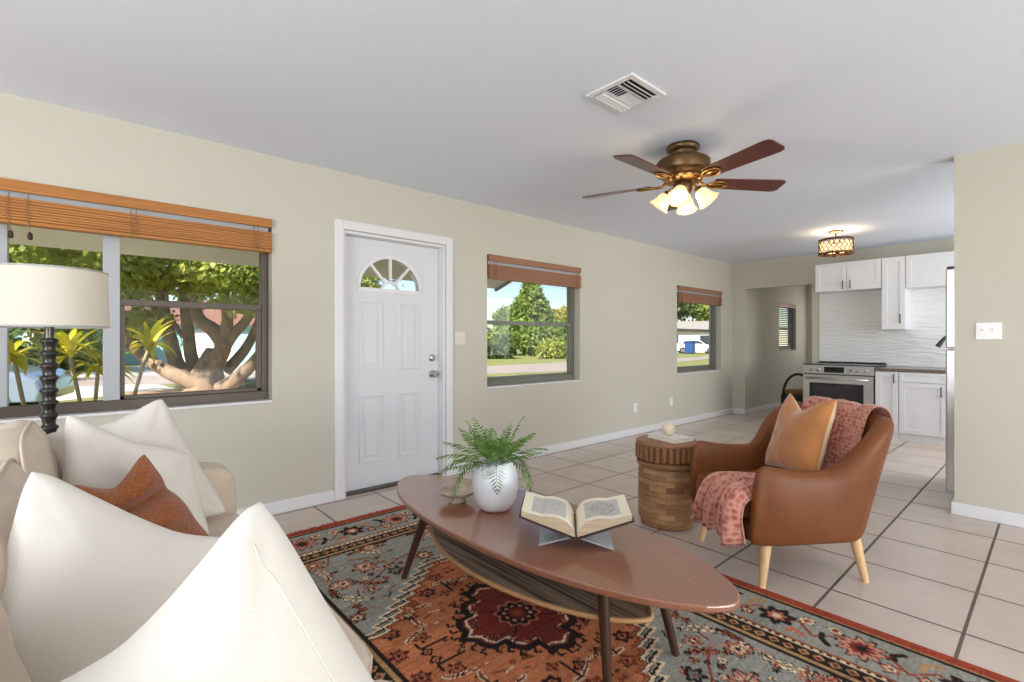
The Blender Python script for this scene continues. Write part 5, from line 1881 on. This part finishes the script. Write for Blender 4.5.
bush('broadleaf_tree', 'shaded green tree behind the lamp shade', 'tree', (-1.5, 34.0, 4.4), 3.6, 5200, .36, M['leaf_dark'], 31, .3, crown='crown')
bush('shrub', 'dark green shrub behind the parked car', 'shrub', (-2.2, 21.5, .7), 1.6, 2600, .22, M['leaf_dark'], 32)
bush('shrub', 'round green shrub on the lawn beside the driveway', 'shrub', (-.2, 30.0, .8), 1.6, 2600, .26, M['leaf_oak'], 33)
bt_ = thing('bare_tree', 'thin bare tree against the sky in the middle window', 'tree', (36.5, 31.0, GZ))
g = BM()
rb = random.Random(4)
tube(g, [(36.5, 31.0, GZ), (36.6, 31.0, 3.0), (36.4, 31.1, 6.5)], [.16, .12, .05], 8)
for k in range(16):
    z_ = 2.2 + k * .28
    a = rb.uniform(0, 2 * PI)
    L = rb.uniform(1.0, 2.0)
    p = Vector((36.5, 31.0, z_))
    q = p + Vector((math.cos(a) * L, math.sin(a) * L, L * .9))
    tube(g, [p, p.lerp(q, .5) + Vector((0, 0, .12)), q], [.05, .035, .015], 5)
build('branches', g, M['bark'], bt_)
pp = build('utility_pole', tube(BM(), [(33.0, 39.0, GZ), (33.0, 39.0, 5.6)], [.16, .12], 10), M['houseWhite'])
tag(pp, 'pale bare pole left of the pointed tree in middle window', 'pole')

# dracaena-like plants close to the wide window
def strap_plant(name, label, base, tops, seed):
    o = thing(name, label, 'plant', base, 'yellow-green strap-leaf plants under the eave')
    r = random.Random(seed)
    for tp_ in tops:
        mid = Vector(base).lerp(Vector(tp_), .5) + Vector((r.uniform(-.05, .05), r.uniform(-.05, .05), 0))
        build('stem', tube(BM(), spline([base, mid, tp_], 6), .016, 8), M['crotonstem'], o, smooth=True)
        g = BM()
        for k in range(26):
            az = 2 * PI * k / 26 * 2.618
            el = r.uniform(-.1, 1.2)
            L = r.uniform(.26, .42)
            d = Vector((math.cos(az) * math.cos(el), math.sin(az) * math.cos(el), math.sin(el)))
            p = Vector(tp_) + Vector((0, 0, r.uniform(-.06, .05)))
            prev = None
            for i in range(7):
                t = i / 6
                w = .024 * math.sin(PI * (.12 + .86 * t)) + .001
                side = d.cross(Vector((0, 0, 1))).normalized()
                cur = (g.verts.new(p - side * w), g.verts.new(p + side * w))
                if prev: g.faces.new((prev[0], prev[1], cur[1], cur[0]))
                prev = cur
                p = p + d * (L / 6)
                d = (d + Vector((0, 0, -.20))).normalized()
        build('leaf_crown', g, M['leaf_croton'], o, smooth=True, recalc=False)
    return o
strap_plant('strap_leaf_plant', 'yellow-green plant on a bent stem, left of the lamp pole', (-.14, 5.75, GZ), [(-.40, 5.75, 1.05)], 1)
strap_plant('strap_leaf_plant', 'yellow-green plant just right of the lamp pole', (.03, 5.85, GZ), [(-.06, 5.80, 1.06), (.14, 5.9, .98)], 2)
strap_plant('strap_leaf_plant', 'yellow-green forked plant in front of the big tree trunk', (.26, 5.75, GZ), [(.50, 5.75, 1.13)], 3)

# parked car, its front end shows at the left edge of the window
def car(label, loc, rz, paint):
    m = Matrix.Translation(loc) @ Matrix.Rotation(rz, 4, 'Z')
    o = thing('parked_car', label, 'car', loc)
    prof = [(2.15, .28), (2.2, .45), (2.15, .66), (1.95, .78), (1.05, .92), (.45, 1.36), (-.25, 1.46), (-1.15, 1.42), (-1.85, 1.02), (-2.15, .96), (-2.2, .5), (-2.12, .28)]
    bm = BM()
    secs = []
    for (y, s, dz) in ((-.88, .965, -.02), (-.80, 1.0, 0), (0, 1.0, .015), (.80, 1.0, 0), (.88, .965, -.02)):
        ring = []
        for (x, z_) in prof:
            yy = y * (1 if z_ < .95 else 1 - .22 * (z_ - .95) / .5)
            ring.append(bm.verts.new(m @ Vector((x * s, yy, z_ + dz * (z_ > .5)))))
        secs.append(ring)
    for a, b in zip(secs, secs[1:]):
        for i in range(len(prof)):
            j = (i + 1) % len(prof)
            bm.faces.new((a[i], a[j], b[j], b[i]))
    bm.faces.new(secs[0][::-1])
    bm.faces.new(secs[-1])
    build('car_body', bm, paint, o, bevel=.03, bseg=3)
    gl = BM()
    for s in (-1, 1):
        y = s * .80
        prism(gl, [(.86, .98), (.38, 1.30), (-.25, 1.38), (-1.08, 1.34), (-1.55, 1.02)], -.02, .02, m @ Matrix.Translation((0, s * .815, 0)) @ Matrix.Rotation(PI / 2, 4, 'X'))
    build('side_windows', gl, M['glassdark'], o)
    ws = BM()
    ws.faces.new([ws.verts.new(m @ Vector(p)) for p in ((1.00, -.72, .97), (1.00, .72, .97), (.50, .62, 1.345), (.50, -.62, 1.345))])
    build('windscreen', ws, M['glassdark'], o)
    for (x, y) in ((1.38, -.86), (1.38, .86), (-1.36, -.86), (-1.36, .86)):
        mw = m @ Matrix.Translation((x, y, .33)) @ Matrix.Rotation(PI / 2, 4, 'X')
        w = build('tyre', lathe(BM(), [(.21, -.11), (.31, -.11), (.33, -.08), (.33, .08), (.31, .11), (.21, .11), (.21, -.11)], seg=28, mtx=mw, capped=False), M['rubber'], o, autosmooth=40)
        hg = BM()
        lathe(hg, [(.0, -.09), (.05, -.09), (.05, .09), (.0, .09)], seg=16, mtx=mw)
        for k in range(7):
            box(hg, .03, .215, -.018, .018, -.10, .10, mw @ Matrix.Rotation(2 * PI * k / 7, 4, 'Z'))
        lathe(hg, [(.205, -.10), (.222, -.10), (.222, .10), (.205, .10), (.205, -.10)], seg=24, mtx=mw, capped=False)
        build('rim', hg, M['alloy'], w)
    for s in (-1, 1):
        build('headlight', softbox(BM(), m @ Vector((2.06, s * .66, .66)), (.10, .16, .07), 3, 6, m.to_3x3().to_4x4()), M['alloy'], o, smooth=True)
    return o
car('silver-blue parked car behind the plants at the left window edge', (-2.35, 13.0, GZ), math.radians(-14), M['carpaint'])
car('white car parked beside the far white house, seen through the far window', (49.5, 26.0, GZ), math.radians(-55), M['houseWhite'])
bx_, by_ = 46.9, 25.2
bb = thing('wheelie_bin', 'blue wheeled bin on the far driveway, seen through the far window', 'bin', (bx_, by_, GZ))
g = BM()
prism(g, [(bx_ - .4, by_ - .4), (bx_ + .4, by_ - .4), (bx_ + .4, by_ + .4), (bx_ - .4, by_ + .4)], GZ + .06, 1.05)
build('bin_body', g, M['bluebin'], bb, bevel=.05)
build('bin_lid', BX(bx_ - .45, bx_ + .45, by_ - .45, by_ + .45, 1.05, 1.13), M['bluebin'], bb, bevel=.03)
for s in (by_ - .35, by_ + .35):
    build('wheel', lathe(BM(), [(.0, -.03), (.12, -.03), (.12, .03), (.0, .03)], seg=16, mtx=Matrix.Translation((bx_ - .35, s, GZ + .12)) @ my), M['rubber'], bb)

def house(name, label, x, y, rz, L, D, h, wallm, roofm, rh=1.5, wins=()):
    m = Matrix.Translation((x, y, GZ)) @ Matrix.Rotation(rz, 4, 'Z')
    o = thing(name, label, 'house', (x, y, GZ))
    w = build('walls', BX(-L / 2, L / 2, -D / 2, D / 2, 0, h, m), wallm, o)
    r = BM()
    ov = .5
    prism(r, [(-D / 2 - ov, h - .12), (D / 2 + ov, h - .12), (D / 2 + ov, h), (0, h + rh), (-D / 2 - ov, h)], -L / 2 - ov, L / 2 + ov, m @ pm)
    build('roof', r, roofm, o)
    for (a, b, c, d, mm) in wins:
        q = build('window', BX(a, b, -D / 2 - .04, -D / 2 + .02, c, d, m), M[mm], o)
        build('trim', BX(a - .08, b + .08, -D / 2 - .03, -D / 2 + .015, c - .08, d + .08, m), M['houseWhite'], w)
    return o
house('neighbour_house', 'pale teal house with brown roof beyond the big tree', 5.0, 38.0, math.radians(-38), 17, 8, 2.35, M['teal'], M['roofbrown'], 1.6,
      ((-6, -3.4, .1, 1.9, 'houseWhite'), (-1.5, .4, .9, 1.9, 'glassdark'), (2.5, 5.2, .1, 1.9, 'houseWhite')))
house('neighbour_house', 'white carport house with grey roof in the far window', 57.0, 30.6, math.radians(-60), 12, 6, 2.6, M['houseWhite'], M['roofgrey'], 1.2,
      ((-3.6, -1.4, .05, 2.1, 'glassdark'), (1.0, 2.4, .9, 2.0, 'glassdark')))
house('neighbour_house', 'low pale-roofed house at the left of the middle window', 30.0, 44.5, math.radians(-42), 9, 6, 2.1, M['houseWhite'], M['roofgrey'], .6,
      ((-2, 0, .8, 1.6, 'glassdark'),))
